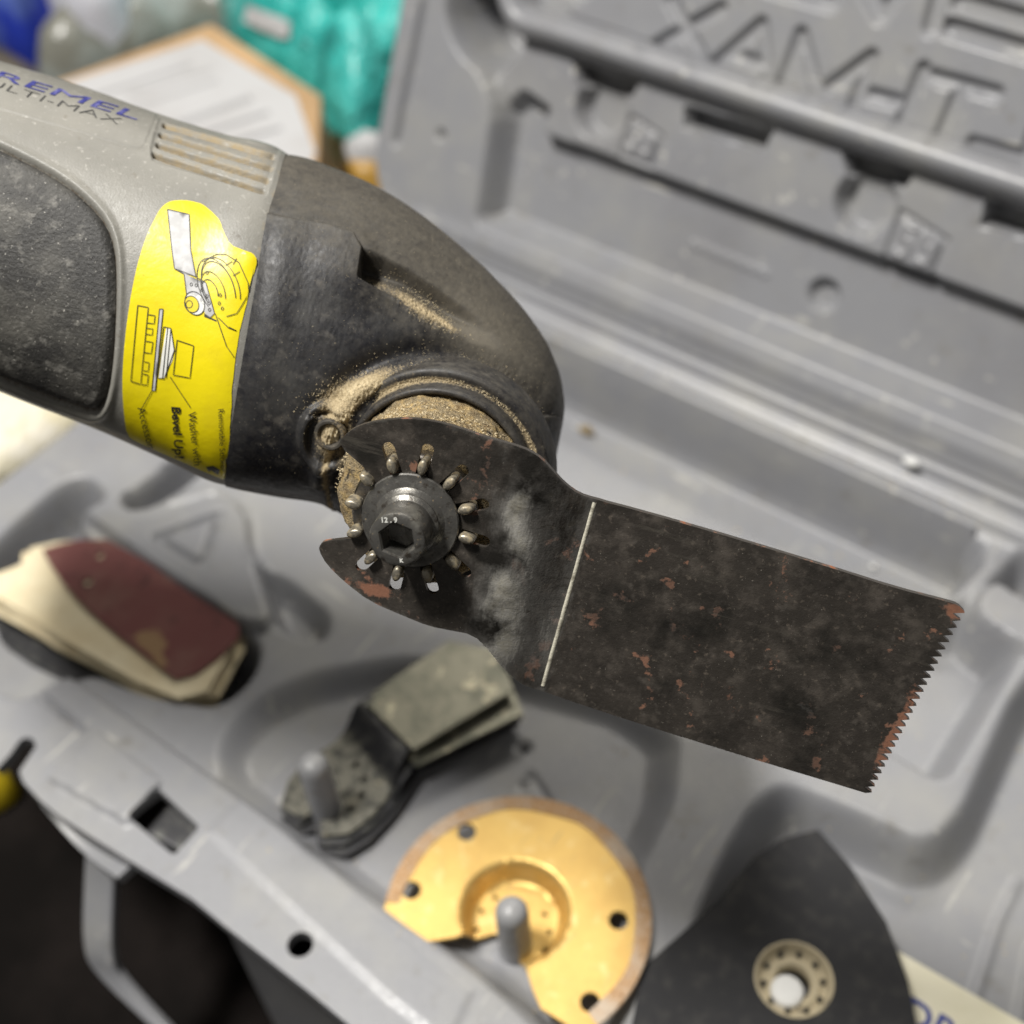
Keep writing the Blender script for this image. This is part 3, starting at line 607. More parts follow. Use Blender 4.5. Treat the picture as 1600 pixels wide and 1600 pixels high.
# long scallop
sc = np.array([z3(*p) for p in [(592, 470), (700, 505), (800, 555), (930, 640), (1090, 755), (1200, 850), (1245, 905), (1190, 912), (1060, 865), (930, 795), (780, 705), (580, 590)]])
d = sdf(pp, sc); ramp = ss((795 - pp[:, 0]) / 110)
dlow = sdf(pp, np.concatenate([sc[6:], sc[:0]]), False); dupp = sdf(pp, sc[:6], False); disp -= ss(-d / 11 + .12) * (.40 * (dlow / (dlow + dupp + 1e-6)) ** .8 * ramp + .16 * ss((640 - pp[:, 0]) / 60))
# raised lower skirt that ends in the step at the scallop
sk = np.array([(380, 300), (419, 334), (460, 343), (502, 352), (553, 372), (566, 396), (561, 434), (600, 458), (680, 507), (760, 548), (790, 570), (700, 620), (380, 760)], float)
d = sdf(pp, sk); up = sdf(pp, np.array([(360, 318), (560, 372)], float), False); disp += (.07 + .15 * ss((pp[:, 0] - 440) / 120)) * ss(-d / 5) * (1 - ss((up - 20) / 110)) * (1 - ss((pp[:, 0] - 640) / 130))
# ridge line from the seam
d = sdf(pp, np.array([(425, 330), (500, 345), (560, 372), (575, 392)], float), False); disp += .05 * np.exp(-(d / 14) ** 2)
# round shoulder round the drive
cl = np.array([672, 745.]); rr = np.hypot(*(pp - cl).T)
disp += .12 * np.exp(-((rr - 172) / 14) ** 2) * (pp[:, 1] < 760) - .14 * np.exp(-((rr - 195) / 20) ** 2) * (pp[:, 1] < 650)
lug = np.hypot(*((pp - (513, 682)) / (1, 1.15)).T); disp += .14 * ss((52 - lug) / 10) - .14 * ss((38 - lug) / 8)
# moulded grain
disp += .003 * vnoise(pp, .22, 31, 2)
# dust pockets (thickness added below)
def blob(x, y, sx, sy, rot, a):
    r = math.radians(rot); q = pp - (x, y); X_ = q[:, 0] * math.cos(r) + q[:, 1] * math.sin(r); Y_ = -q[:, 0] * math.sin(r) + q[:, 1] * math.cos(r); return a * np.exp(-(X_ / sx) ** 2 - (Y_ / sy) ** 2)
dust += blob(560, 604, 52, 18, -22, .50) + blob(520, 640, 30, 34, 0, .28) + blob(655, 476, 62, 21, 38, .50) + blob(700, 503, 26, 9, 40, .3) + blob(590, 425, 24, 14, 40, .25) + blob(513, 682, 30, 30, 0, .32) + blob(545, 715, 24, 60, 0, .3)
dust += .40 * np.exp(-((rr - 162) / 6) ** 2) + .10 * blob(700, 590, 160, 40, 10, 1) + .10 * np.exp(-((rr - 178) / 10) ** 2)
dust += blob(800, 660, 24, 60, -30, .34) + blob(765, 590, 60, 40, 20, .18)
haze += .34 * ss((400 - (pp[:, 1] - (pp[:, 0] - 450) * .75)) / 150) + .02 + blob(760, 530, 90, 50, 40, .25) + blob(725, 515, 50, 16, 40, .3)  # dust haze on top; end blobs paint the scallop floor as if lit
dust += .06 + .09 * (pp[:, 0] < 470) * 0
disp += np.clip(dust - .15, 0, .6) * (.05 + .09 * vnoise(pp, .35, 77, 2))
disp = np.where(front, disp, 0); dust = np.where(front, dust, 0)
seam = sdf(pp, np.array([(449, 241), (412, 390), (386, 560), (359, 756)], float), False)
head = mk('gear_housing', Hv + hn * disp[:, None], Hf, m_rub, tool, attrs={'dust': dust, 'haze': haze}); tag(head, 'black gear housing caked with sawdust near the blade mount')
bvh_head = BVHTree.FromPolygons([tuple(v) for v in (Hv + hn * disp[:, None])], Hf.tolist())
# black gasket line between the two housings
gr = [(438, 241, 350, 746, 2.74, -14, 12, 0), (462, 250, 370, 752, 2.74, -14, 12, 0)]
gv_ = loft([tuple(np.array(r) ) for r in gr], 4, 160, -4.3).reshape(-1, 3); mk('seam_gasket', gv_, gridfaces(4, 160, True), m_tab, tool)

# ---- collar, flange, pins (turned about the drive axis)
V, F = lathe([(2.00, -2.9), (2.00, -2.12), (1.97, -2.06), (1.88, -2.03), (1.82, -2.08), (1.76, -2.06), (1.73, -1.96), (1.72, -1.82), (1.69, -1.77), (1.62, -1.77), (1.59, -1.84), (1.58, -2.1)], TF, 120)
n = len(V); q = (V - TO); an = np.arctan2(q @ e2, q @ e1); rr_ = np.hypot(q @ e1, q @ e2)
dst = .16 + .30 * (np.abs(rr_ - 1.79) < .05) + .10 * np.sin(an * 3 + 1)
lipo = mk('collar_lip', V, F, m_rub, tool, attrs={'dust': dst, 'haze': dst * 0 + .1})
prof = [(1.60, -2.2), (1.59, -1.85), (1.52, -1.7), (1.50, -1.45), (1.47, -1.1), (1.46, -.8), (1.36, -.58), (1.05, -.50), (.6, -.50)]
prof = smoothline(np.array(prof), 2)
V, F = lathe([tuple(p) for p in prof], TF, 140); q = V - TO; an = np.arctan2(q @ e2, q @ e1)
r_ = np.hypot(q @ e1, q @ e2); k = (.09 * vnoise(np.column_stack([an * 3, (q @ nW) * 3]), 2.2, 5, 4)); V = V + (np.outer(np.cos(an), e1) + np.outer(np.sin(an), e2)) * k[:, None]
saw = mk('sawdust_collar', V, F, m_saw, tool); tag(saw, 'drive collar caked in tan sawdust')
V, F = lathe([(.95, -.7), (1.02, -.6), (1.06, -.3), (1.05, -.14), (1.02, -.10), (.3, -.10)], TF, 72); mk('drive_flange', V, F, m_steel, tool, sharp=40)
c0 = T2(643.5, 809.6, .1); PR = .975
pin_m = None; phase = math.radians(14)
tm = rootmat(tool)
def toolcopy(src, angle):
    o = src.copy(); col.objects.link(o); o.parent = tool; o.matrix_local = Matrix.Rotation(angle, 4, 'Z'); return o
fr = (TO + e1 * PR, e1, e2, nW)
V, F = lathe([(.078, -.14), (.078, .15), (.070, .185), (.045, .20), (.001, .203)], fr, 18); V = V + np.outer(((V - TO) @ e1 - PR) * .75, e1); pin = mk('drive_pin', V, F, m_brass, tool)
# pin angles measured from the picture
pins_px = [z4 for z4 in [(430, 335), (612, 345), (765, 440), (850, 590), (855, 740), (785, 875), (645, 930), (478, 915), (330, 830), (235, 690), (285, 400)]]
pa = []
for x, y in pins_px: a = T2(480 + x / 3.333, 620 + y / 3.333, .12) ; pa.append(math.atan2(a[1], a[0]))
pa = sorted(pa); a_off = np.angle(np.mean([np.exp(1j * (a * 12)) for a in pa])) / 12
angs = [a_off + k * math.pi / 6 for k in range(12)]
pin.matrix_local = Matrix.Rotation(angs[0], 4, 'Z')
for a in angs[1:]: toolcopy(pin, a)
# ---- the blade
def bw(u):
    u = np.asarray(u, float); t = np.clip((u - 1.75) / 1.05, 0, 1); return -.50 * (t ** 1.25 * .55 + ss(t) * .45)
top_px = [(532, 690), (540, 678), (560, 664), (592, 656), (640, 652), (680, 657), (720, 668), (760, 682), (800, 693), (828, 703), (848, 716), (864, 734), (884, 756), (905, 771), (930, 779), (1000, 797), (1150, 840), (1300, 886), (1400, 918), (1480, 938), (1496, 943), (1506, 953)]
bot_px = [(1352, 1237), (1200, 1191), (1000, 1129), (870, 1086), (832, 1074), (814, 1066), (798, 1053), (780, 1034), (764, 1013), (740, 990), (704, 983), (672, 977), (630, 960), (579, 938), (540, 908), (512, 881), (499, 858), (502, 848), (509, 844), (530, 842), (554, 839)]
def B2(p, it=3):
    w_ = 0.
    for _ in range(it): q = T2(p[0], p[1], w_); w_ = float(bw(q[0]))
    return q
tp = smoothline(np.array([B2(p) for p in top_px]), 1); bp_ = smoothline(np.array([B2(p) for p in bot_px]), 1)
tA = B2((1507, 955)); tB = B2((1362, 1236)); nT = 26; teeth = []; dv = (tB - tA); per = np.array([-dv[1], dv[0]]); per /= np.linalg.norm(per); per *= np.sign(per[0])
for k in range(nT):
    f0 = k / nT; dd = .155 + rng.uniform(-.025, .02); teeth += [tA + dv * (f0 + .08 / nT) + per * 0.0, tA + dv * (f0 + .62 / nT) - per * dd * 1.0]
teeth.append(tB)
mouth = [np.array((-.70, -.42)), np.array((-.45, -.05)), T2(588, 765), T2(569, 728), T2(540, 703)]
outline = np.concatenate([tp, teeth, bp_, mouth]); outline = outline[::-1]
holes = []
for x, y, X2, Y2 in ((430, 335, 412, 255), (612, 345, 637, 268), (765, 440, 845, 380), (850, 590, 960, 572), (855, 740, 965, 785), (785, 875, 862, 935), (645, 930, 688, 1015), (478, 915, 470, 1000), (330, 830, 268, 895)):
    a = T2(480 + x / 3.333, 620 + y / 3.333, .02); b = T2(480 + X2 / 3.333, 620 + Y2 / 3.333, 0.); an = math.atan2(b[1], b[0]); kk = min(angs, key=lambda t: abs(np.angle(np.exp(1j * (t - an)))))
    dr = np.array([math.cos(kk), math.sin(kk)]); a = dr * .80; b = dr * 1.25; nn = np.array([-dr[1], dr[0]]) * .105
    def cap(c, s): return [c + nn * math.cos(t) * s + dr * math.sin(t) * s * .105 for t in np.linspace(0, math.pi, 7)]
    holes.append(np.array(cap(b, 1)[::1] + cap(a, -1)))
bl_top = lambda q: T3(q, bw(q[:, 0]) + .045 + .006 * vnoise(q, .8, 12, 2))
V, F, nt = slab(dense(outline, .12), holes, .065, bl_top, .10, nW)
q = V - TO; qu = q @ e1; qv = q @ e2; qp = project(V)
bare_sheen = np.zeros(len(V)); rust = np.zeros(len(V))
bare_sheen += .30 * np.exp(-((qu - 2.74) / .10) ** 2)  # highlight along the bend line, painted into the colour
def blb(x, y, sx, sy, rot, a):
    r = math.radians(rot); q_ = qp - (x, y); X_ = q_[:, 0] * math.cos(r) + q_[:, 1] * math.sin(r); Y_ = -q_[:, 0] * math.sin(r) + q_[:, 1] * math.cos(r); return a * np.exp(-(X_ / sx) ** 2 - (Y_ / sy) ** 2)
bare_sheen += blb(800, 800, 24, 34, 40, .5) + blb(812, 850, 22, 30, -10, .46) + blb(775, 905, 30, 24, 40, .5) + blb(762, 950, 20, 30, 40, .55) + blb(800, 960, 26, 60, 14, .42) + blb(785, 1015, 38, 34, 20, .52) + blb(850, 985, 16, 60, 16, .4) + blb(815, 775, 22, 30, 10, .4) + blb(820, 880, 64, 170, 12, .44)  # bare scuffs, plus the sheen of the neck painted as paler metal
rust += blb(809, 892, 13, 34, -8, .62) + blb(588, 922, 48, 13, 18, .6) + blb(1140, 1080, 14, 40, 10, .30) + blb(1075, 995, 26, 14, 10, .32) + blb(1385, 1170, 20, 50, 25, .34) + blb(1490, 955, 24, 12, 15, .6) + blb(1160, 1110, 20, 14, 10, .3) + blb(1420, 1100, 18, 50, 25, .26)
eg = sdf(np.column_stack([qu, qv]), outline); rust += .16 * np.exp(-(eg / .07) ** 2) * (qu > 3) ; bare_sheen += .22 * np.exp(-(eg / .03) ** 2) * (qu < 2.8)
fs = [0] * (2 * nt) + [1] * (len(F) - 2 * nt)
blade = mk('saw_blade', V, F, [m_blade, m_edge], tool, sharp=35, attrs={'bare_sheen': bare_sheen, 'rust': rust}, faceset=fs); tag(blade, 'rusty dark flush cut blade with fine teeth and slotted hub')
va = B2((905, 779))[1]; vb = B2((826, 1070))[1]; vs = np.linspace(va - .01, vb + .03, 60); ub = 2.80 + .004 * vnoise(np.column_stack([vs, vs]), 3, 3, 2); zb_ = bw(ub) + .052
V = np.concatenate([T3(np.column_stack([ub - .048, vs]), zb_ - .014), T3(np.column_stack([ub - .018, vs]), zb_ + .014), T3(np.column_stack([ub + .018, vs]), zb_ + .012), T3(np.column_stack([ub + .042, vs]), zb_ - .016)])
o = mk('bend_ridge', V, gridfaces(4, 60), material('pale metal with highlight', (.80, .76, .62), .34, .25, layers=[((.30, .27, .21), 5, .5, .68)], bump=[(20, .01)]), tool); tag(o, 'ridge across the blade bend with its highlight in the pale colour')  # light caught by the bend crest is painted as this pale strip
# washer and bolt
V, F = lathe([(.80, .03), (.82, .07), (.82, .11), (.80, .135), (.75, .14), (.70, .155), (.60, .18), (.54, .24), (.52, .27), (.3, .27)], TF, 96); mk('washer', V, F, m_bolt, tool, sharp=28)
def hexr(k, th):
    if k < 9: return 1.0
    a = (th + math.radians(8)) % (math.pi / 3) - math.pi / 6; return 1 / np.cos(a)
V, F = lathe([(.50, .22), (.52, .25), (.52, .30), (.48, .34), (.45, .36), (.46, .40), (.46, .91), (.445, .95), (.41, .97), (.28, .97), (.255, .93), (.25, .50), (.001, .45)], TF, 96, rfun=hexr)
bolt = mk('hex_bolt', V, F, m_bolt, tool, sharp=30); tag(bolt, 'black oxide socket head bolt')
V, F = text2d('12 . 9', .12, .004)
def on_bolt(V, x, y, rot=0.):
    c, s = math.cos(rot), math.sin(rot); q = V - V.mean(0); return np.column_stack([x + q[:, 0] * c - q[:, 1] * s, y + q[:, 0] * s + q[:, 1] * c])
scrd = -(T2(628, 836, 1.02)); imu = T2(728, 836, 1.02) - T2(628, 836, 1.02); ra_ = math.atan2(imu[1], imu[0])
q = on_bolt(V, math.cos(ra_ + 1.75) * .35, math.sin(ra_ + 1.75) * .35, ra_); mk('grade_mark', T3(q, .974), F, m_white, bolt, smooth=False)
V, F = text2d('K', .09, .004); q = on_bolt(V, math.cos(ra_ - 1.45) * .345, math.sin(ra_ - 1.45) * .345, ra_); mk('maker_mark', T3(q, .974), F, m_white, bolt, smooth=False)
# screw boss on the housing
bo = cast([(515, 680)], bvh_head, 0)[0]; BF = (bo, e1, e2, nW)
V, F = lathe([(.30, -.3), (.29, -.02), (.26, .02), (.22, .02), (.19, -.03), (.175, -.14), (.10, -.15), (.09, -.3), (.001, -.3)], BF, 40); q = V - bo; an = np.arctan2(q @ e2, q @ e1)
mk('screw_boss', V, F, m_rub, tool, attrs={'dust': .26 + .1 * np.sin(an * 2), 'haze': an * 0 + .2}, sharp=50)
V, F = lathe([(.11, -.13), (.10, -.11), (.05, -.12), (.001, -.16)], BF, 16); mk('screw', V, F, m_saw, tool)
# loose sawdust grains
Vg, Fg = [], []
def grain(p, s):
    t = rng.normal(size=(3, 3)); t, _ = np.linalg.qr(t); a, b_, c = t * np.array([s * rng.uniform(.8, 2.2), s, s * .6])[:, None]; b0 = len(Vg)
    Vg.extend([p + a, p - a, p + b_, p - b_, p + c, p - c]); Fg.extend([tuple(b0 + i for i in f) for f in ((0, 2, 4), (2, 1, 4), (1, 3, 4), (3, 0, 4), (2, 0, 5), (1, 2, 5), (3, 1, 5), (0, 3, 5))])
def scatter(n, fx, smin, smax, bvh=bvh_head):
    pts = fx(n)
    for p in cast(pts, bvh, .004): grain(p, rng.uniform(smin, smax))
def gau(cx, cy, sx, sy, rot):
    r = math.radians(rot); return lambda n: [(cx + math.cos(r) * a - math.sin(r) * b, cy + math.sin(r) * a + math.cos(r) * b) for a, b in zip(rng.normal(0, sx, n), rng.normal(0, sy, n))]
scatter(900, gau(552, 610, 38, 12, -20), .004, .012); scatter(500, gau(668, 482, 34, 8, 38), .004, .012); scatter(300, gau(520, 640, 20, 24, 0), .004, .010)
def ringf(r0, s, a0, a1): return lambda n: [(672 + rr * math.cos(t), 745 + rr * math.sin(t)) for rr, t in zip(rng.normal(r0, s, n), np.radians(rng.uniform(a0, a1, n)))]
scatter(1100, ringf(168, 6, -150, -15), .004, .013); scatter(600, ringf(185, 16, -140, -5), .003, .009)
scatter(700, lambda n: [(x, y) for x, y in zip(rng.uniform(400, 860, n), rng.uniform(300, 740, n))], .002, .006)
for k in range(1500):
    a = math.radians(rng.uniform(20, 190)); r = rng.normal(1.51, .02); p = TO + (math.cos(a) * e1 + math.sin(a) * e2) * r + nW * rng.uniform(-1.9, -.7); grain(p, rng.uniform(.006, .018))
for k in range(700):
    a = math.radians(rng.uniform(10, 170)); r = rng.normal(1.79, .04); p = TO + (math.cos(a) * e1 + math.sin(a) * e2) * r + nW * -2.05; grain(p, rng.uniform(.005, .013))
o = mk('loose_sawdust', Vg, Fg, m_grain, tool, smooth=False); o['kind'] = 'stuff'

# ================================================================== ACCESSORIES IN THE CASE
def flat_thing(name, px, z, th, mat, holes=(), step=.25, sm=0, bend=None, parent=None, seg=.25, **k):
    poly = GP(px, z); poly = smoothpoly(poly, sm) if sm else poly
    a = np.cross(poly[1] - poly[0], poly[2] - poly[1])
    V, F, nt = slab(dense(poly, seg), holes, step, lambda q: np.column_stack([q, z + (bend(q) if bend else 0 * q[:, 0])]), th, ZV)
    return mk(name, V, F, mat, parent, sharp=40, **k)
# --- gold part-circle blade
zg = -.05; C3 = GP([(630, 1345), (850, 1249), (1012, 1400), (1000, 1520)], zg)
A_ = np.column_stack([2 * C3, np.ones(4)]); sol = np.linalg.lstsq(A_, (C3 ** 2).sum(1), rcond=None)[0]; gc = sol[:2]; grad = math.sqrt(sol[2] + gc @ gc)
tipL = G(584, 1407, zg)[:2]; tipR = G(962, 1640, zg)[:2]
aL = math.atan2(*(tipL - gc)[::-1]); aR = math.atan2(*(tipR - gc)[::-1])
while aL < aR: aL += 2 * math.pi
arcp = [gc + grad * np.array([math.cos(t), math.sin(t)]) for t in np.linspace(aR, aL, 60)]
hubc = G(806, 1432, -.35)[:2]; hr1 = 1.42; hr2 = 1.06
def gz(q):
    r = np.hypot(*(np.asarray(q) - hubc).T); return zg - .60 * ss((hr1 - r) / (hr1 - hr2))
inner = GP([(600, 1420), (628, 1442), (668, 1471)], zg).tolist() + GP([(712, 1464)], zg).tolist() + GP([(735, 1470), (772, 1458), (795, 1470), (808, 1490)], -.65).tolist() + GP([(815, 1510), (824, 1528)], -.65).tolist() + GP([(832, 1545), (845, 1575), (900, 1610), (935, 1632)], zg).tolist()
gout = np.concatenate([arcp, inner])
circ = lambda c, r, n=18: np.array([np.asarray(c) + r * np.array([math.cos(t), math.sin(t)]) for t in np.linspace(0, 2 * math.pi, n, endpoint=False)])
gh = [circ(G(x, y, zg)[:2], .25) for x, y in ((729, 1300), (643, 1391), (966, 1438), (922, 1566))]
gh += [circ(G(x, y, -.65)[:2], .075, 10) for x, y in ((774, 1403), (753, 1424), (745, 1453), (851, 1429), (859, 1456), (851, 1484), (829, 1505))]
gold = empty('grout_blade', (*gc, -.8)); tag(gold, 'gold coated part circle grout blade with an orange gritty rim on the right hand peg', 'saw blade')
V, F, nt = slab(dense(gout, .15), gh, .09, lambda q: np.column_stack([q, gz(q)]), .13, ZV); mk('disc', V, F, m_gold, gold, sharp=40)
ring = np.concatenate([[gc + (grad + .02) * np.array([math.cos(t), math.sin(t)]) for t in np.linspace(aR, aL, 110)], [gc + (grad - .36 + .03 * math.sin(t * 9)) * np.array([math.cos(t), math.sin(t)]) for t in np.linspace(aL, aR, 110)]])
V, F, nt = slab(ring, [], .12, lambda q: np.column_stack([q, zg + .03 + .02 * vnoise(q, 3.5, 8, 3)]), .19, ZV); mk('grit_rim', V, F, m_grit, gold, sharp=50)
# --- stack of old blades on the left hand peg
def z5(pts): return [(400 + x / 3.2, 980 + y / 3.2) for x, y in pts]
def old_blade(label, dx, dy, z, rot, mats, up=.55, name='multi_tool_blade'):
    px = z5([(300, 880), (215, 930), (115, 860), (150, 740), (235, 640), (385, 545), (500, 415), (965, 95), (1160, 130), (1275, 330), (780, 610), (680, 790), (560, 930), (450, 1005), (325, 1015)])
    poly = GP(px, z + .3); c = poly.mean(0); cr_, sr = math.cos(rot), math.sin(rot); f = lambda q: (np.asarray(q) - c) @ np.array([[cr_, sr], [-sr, cr_]]) + c + (dx, dy)
    poly = f(poly); a0 = f(GP(z5([(480, 690)]), z))[0]; a1 = f(GP(z5([(1050, 320)]), z))[0]; ax = (a1 - a0) / np.linalg.norm(a1 - a0)
    hl = [circ(f(GP(z5([p]), z))[0], .11, 12) for p in ((500, 690), (540, 760), (530, 840), (475, 910), (395, 945))]
    root = empty(name, (*c, z - .4)); tag(root, label, 'saw blade', 'blades stacked on the left hand peg')
    zf = lambda q: z + up * ss(((q - a0) @ ax - .35) / .7)
    V, F, nt = slab(dense(poly, .2), hl, .16, lambda q: np.column_stack([q, zf(q)]), .09, ZV); V0 = V
    fs = []
    for fc in F:
        s_ = ((V[list(fc)][:, :2].mean(0)) - a0) @ ax; fs.append(0 if s_ < .5 else (1 if s_ < 1.55 else 2))
    mk('hub_and_shank', V, F, mats, root, sharp=35, faceset=fs)
    # cutting plate riveted on the end
    pl = f(GP(z5([(560, 395), (965, 85), (1180, 120), (1290, 320), (790, 620)]), z + up)); V, F, nt = slab(dense(pl, .25), [], .3, lambda q: np.column_stack([q, z + up + .10 + 0 * q[:, 0]]), .09, ZV); mk('cutting_plate', V, F, mats[2], root, sharp=35)
old_blade('dark lowest blade with a printed edge under two others on the left hand peg', .50, -.46, -.64, -.06, [m_dark, m_dark, m_dark], .15)
old_blade('middle grimy blade sticking out below the top one on the left hand peg', .30, -.26, -.44, -.10, [m_dark, m_dark, m_old], .35)
old_blade('topmost grimy wide blade with speckled hub on the left hand peg', 0, 0, -.25, 0, [m_speck, m_dark, m_old], .55)
# --- sanding sheets
red_px = [(66, 859), (95, 850), (125, 844), (169, 844), (230, 878), (300, 928), (372, 975), (373, 997), (340, 1028), (306, 1053), (275, 1062), (250, 1044), (188, 997), (140, 955), (103, 916), (78, 881)]
cream_px = [(-34, 905), (0, 890), (41, 875), (42, 856), (90, 850), (169, 846), (372, 977), (370, 1003), (331, 1078), (288, 1089), (219, 1064), (94, 1000), (20, 948), (-20, 925)]
labs = ['lowest cream sanding sheet of the stack in the left pocket', 'second lowest sanding sheet, its cream edge fanned out at the front', 'third sanding sheet from the bottom of the stack in the left pocket', 'third sanding sheet from the top, only its cream edge showing', 'cream backed sanding sheet lying directly under the red one']
for i, lb in enumerate(labs):
    z = -1.15 + i * .225; px = [(x + 9 * math.sin(i * 2.1 + x * .01) + (4 - i) * 1.5, y + 4 * math.cos(i * 1.7 + x * .02) + (4 - i) * 6.0) for x, y in cream_px]
    o = flat_thing('sanding_sheet', px, z, .045, m_cream, bend=lambda q, i=i: .16 * vnoise(q, .30, 40 + i, 2), sm=0, seg=.12)
    tag(o, lb, 'sandpaper', 'sanding sheets stacked in the left pocket')
holes_red = [circ(G(156, 868, -.1)[:2], .13, 12), circ(G(137, 908, -.1)[:2], .15, 12)]
o = flat_thing('sanding_sheet', red_px, -.12, .07, m_red, holes=holes_red, bend=lambda q: .10 * vnoise(q, .30, 44, 2), sm=0, step=.12)
at_ = o.data.attributes.new('worn', 'FLOAT', 'POINT'); q_ = project(np.array([v.co[:] for v in o.data.vertices]) + np.array(o.location)); at_.data.foreach_set('value', (.62 * np.exp(-((q_[:, 0] - 235) / 32) ** 2 - ((q_[:, 1] - 1000) / 22) ** 2) + .5 * np.exp(-((q_[:, 0] - 250) / 18) ** 2 - ((q_[:, 1] - 1035) / 22) ** 2)).astype(np.float32))
tag(o, 'worn dark red sanding sheet with two small holes on top of the stack', 'sandpaper', 'sanding sheets stacked in the left pocket')
o = flat_thing('backing_plate', [(-20, 985), (60, 1040), (200, 1090), (330, 1090), (370, 1010), (200, 950), (20, 920)], -1.95, .3, m_dark, sm=1); tag(o, 'dark plate hidden under the stack of sanding sheets', 'plate')
# --- triangular sanding pad
pad = empty('sanding_pad', (*G(1230, 1530, -1.6)[:2], -1.7)); tag(pad, 'black triangular sanding pad with a beige round hub in the lower right pocket', 'sanding pad')
pad_px = [(1278, 1296), (1330, 1355), (1385, 1440), (1418, 1530), (1440, 1640), (1440, 1760), (1200, 1800), (1010, 1720), (985, 1610), (1005, 1510), (1060, 1462), (1120, 1408), (1180, 1338), (1225, 1310)]
hc = G(1240, 1533, -.40)[:2]; pz = -.30
pp_ = GP(pad_px, pz); V, F, nt = slab(dense(pp_, .25), [circ(hc, .90, 40)], .25, lambda q: np.column_stack([q, pz + .03 * vnoise(q, .5, 2, 3)]), .55, ZV); mk('pad_body', V, F, m_pad, pad, sharp=50)
V, F = lathe([(.96, .03), (.94, .06), (.90, .04), (.86, -.05), (.82, -.22), (.70, -.28), (.66, -.20), (.50, -.18), (.44, -.22), (.42, -.5)], FZ((*hc, pz)), 48); mk('hub_ring', V, F, m_hub, pad)
for k in range(10):
    t = k * .628; V, F = lathe([(.07, -.3), (.07, -.14), (.001, -.12)], FZ((hc[0] + .72 * math.cos(t), hc[1] + .72 * math.sin(t), pz)), 8); mk('hub_stud', V, F, m_dark, pad)
c = G(1230, 1548, -.40); V, F = lathe([(.40, -.3), (.40, 0), (.36, .05), (.28, .07), (.001, .07)], FZ(c), 24); mk('hub_core', V, F, m_chip, pad)
# --- booklet in the corner
bk = empty('instruction_booklet', (*G(1560, 1600, -1.2)[:2], -1.4)); tag(bk, 'cream booklet with blue lettering tucked under the triangular pad', 'booklet')
zb = -1.15; p0 = G(1392, 1480, zb); p1 = G(1640, 1622, zb); ax = (p1 - p0) / np.linalg.norm(p1 - p0); ay = np.cross(ZV, ax) * -1
V, F = box(p0 - ZV * .18, ax * 12, ay * 8, ZV * .18); mk('cover', V, F, m_paper, bk, smooth=False); V, F = box(p0 - ZV * .24 + ay * .02 + ax * .02, ax * 11.9, ay * 7.9, ZV * .055); mk('pages', V, F, m_white, bk, smooth=False)
V, F = text2d('DREMEL', 1.0, .02); x0 = V[:, 0].min(); pa_ = G(1424, 1556, zb + .01); mk('booklet_text', pa_ + np.outer(V[:, 0] - x0, ax) + np.outer(V[:, 1] - .70, -ay) + ZV * .008, F, m_navy, bk, smooth=False)
# --- crumbs
def crumb(px, py, z, s, mat, label, cat, base=None):
    p = G(px, py, z) if base is None else base; a = rng.normal(size=(14, 3)); a /= np.linalg.norm(a, axis=1)[:, None]
    import bmesh
    bm = bmesh.new(); bmesh.ops.create_icosphere(bm, subdivisions=2, radius=1)
    for v in bm.verts: v.co *= 1 + .25 * math.sin(v.co.x * 5 + v.co.y * 3) + rng.uniform(-.12, .12)
    V = np.array([tuple(v.co) for v in bm.verts]) * s + p; F = [tuple(x.index for x in f.verts) for f in bm.faces]; bm.free()
    return tag(mk('crumb', V, F, mat), label, cat)
crumb(1425, 722, .15, np.array([.28, .16, .10]), m_chip, 'tiny white plastic chip on the back rim of the case near the hinge', 'chip')
crumb(918, 672, -2.7, np.array([.32, .18, .12]), m_saw, 'small tan crumb of sawdust on the floor of the deep pocket beside the black head', 'crumb')
crumb(1365, 885, -2.7, np.array([.10, .07, .05]), m_chip, 'pinhead sized pale speck on the deep pocket floor above the blade', 'crumb')

# ================================================================== CLUTTER BEHIND
def mound(name, px, z, h, mat, label, cat, seed=1, step=.9, folds=.35, edge=.35, sm=1, parent=None, stretch=(1, 1)):
    poly = smoothpoly(GP(px, z), sm); lo, hi = poly.min(0), poly.max(0); size = min(hi - lo)
    v, f, b = tri2d(dense(poly, step), [], step); d = -sdf(v, poly)
    hh = h * np.sqrt(np.clip(1 - (1 - np.clip(d / (size * edge), 0, 1)) ** 2, 0, 1)); r = 1 - np.abs(vnoise(v * stretch, .30, seed, 4)) * 3
    hh = hh * (1 + folds * r) + folds * .3 * vnoise(v, .5, seed + 5, 3) * ss(d / 2)
    T = np.column_stack([v, z + hh]); n = len(v); B = np.column_stack([v, np.full(n, -10.9)])
    F = [tuple(t) for t in f] + [(q[1], q[0], q[0] + n, q[1] + n) for q in b]
    o = mk(name, np.concatenate([T, B]), F, mat, parent, sharp=70)
    if label: tag(o, label, cat)
    return o
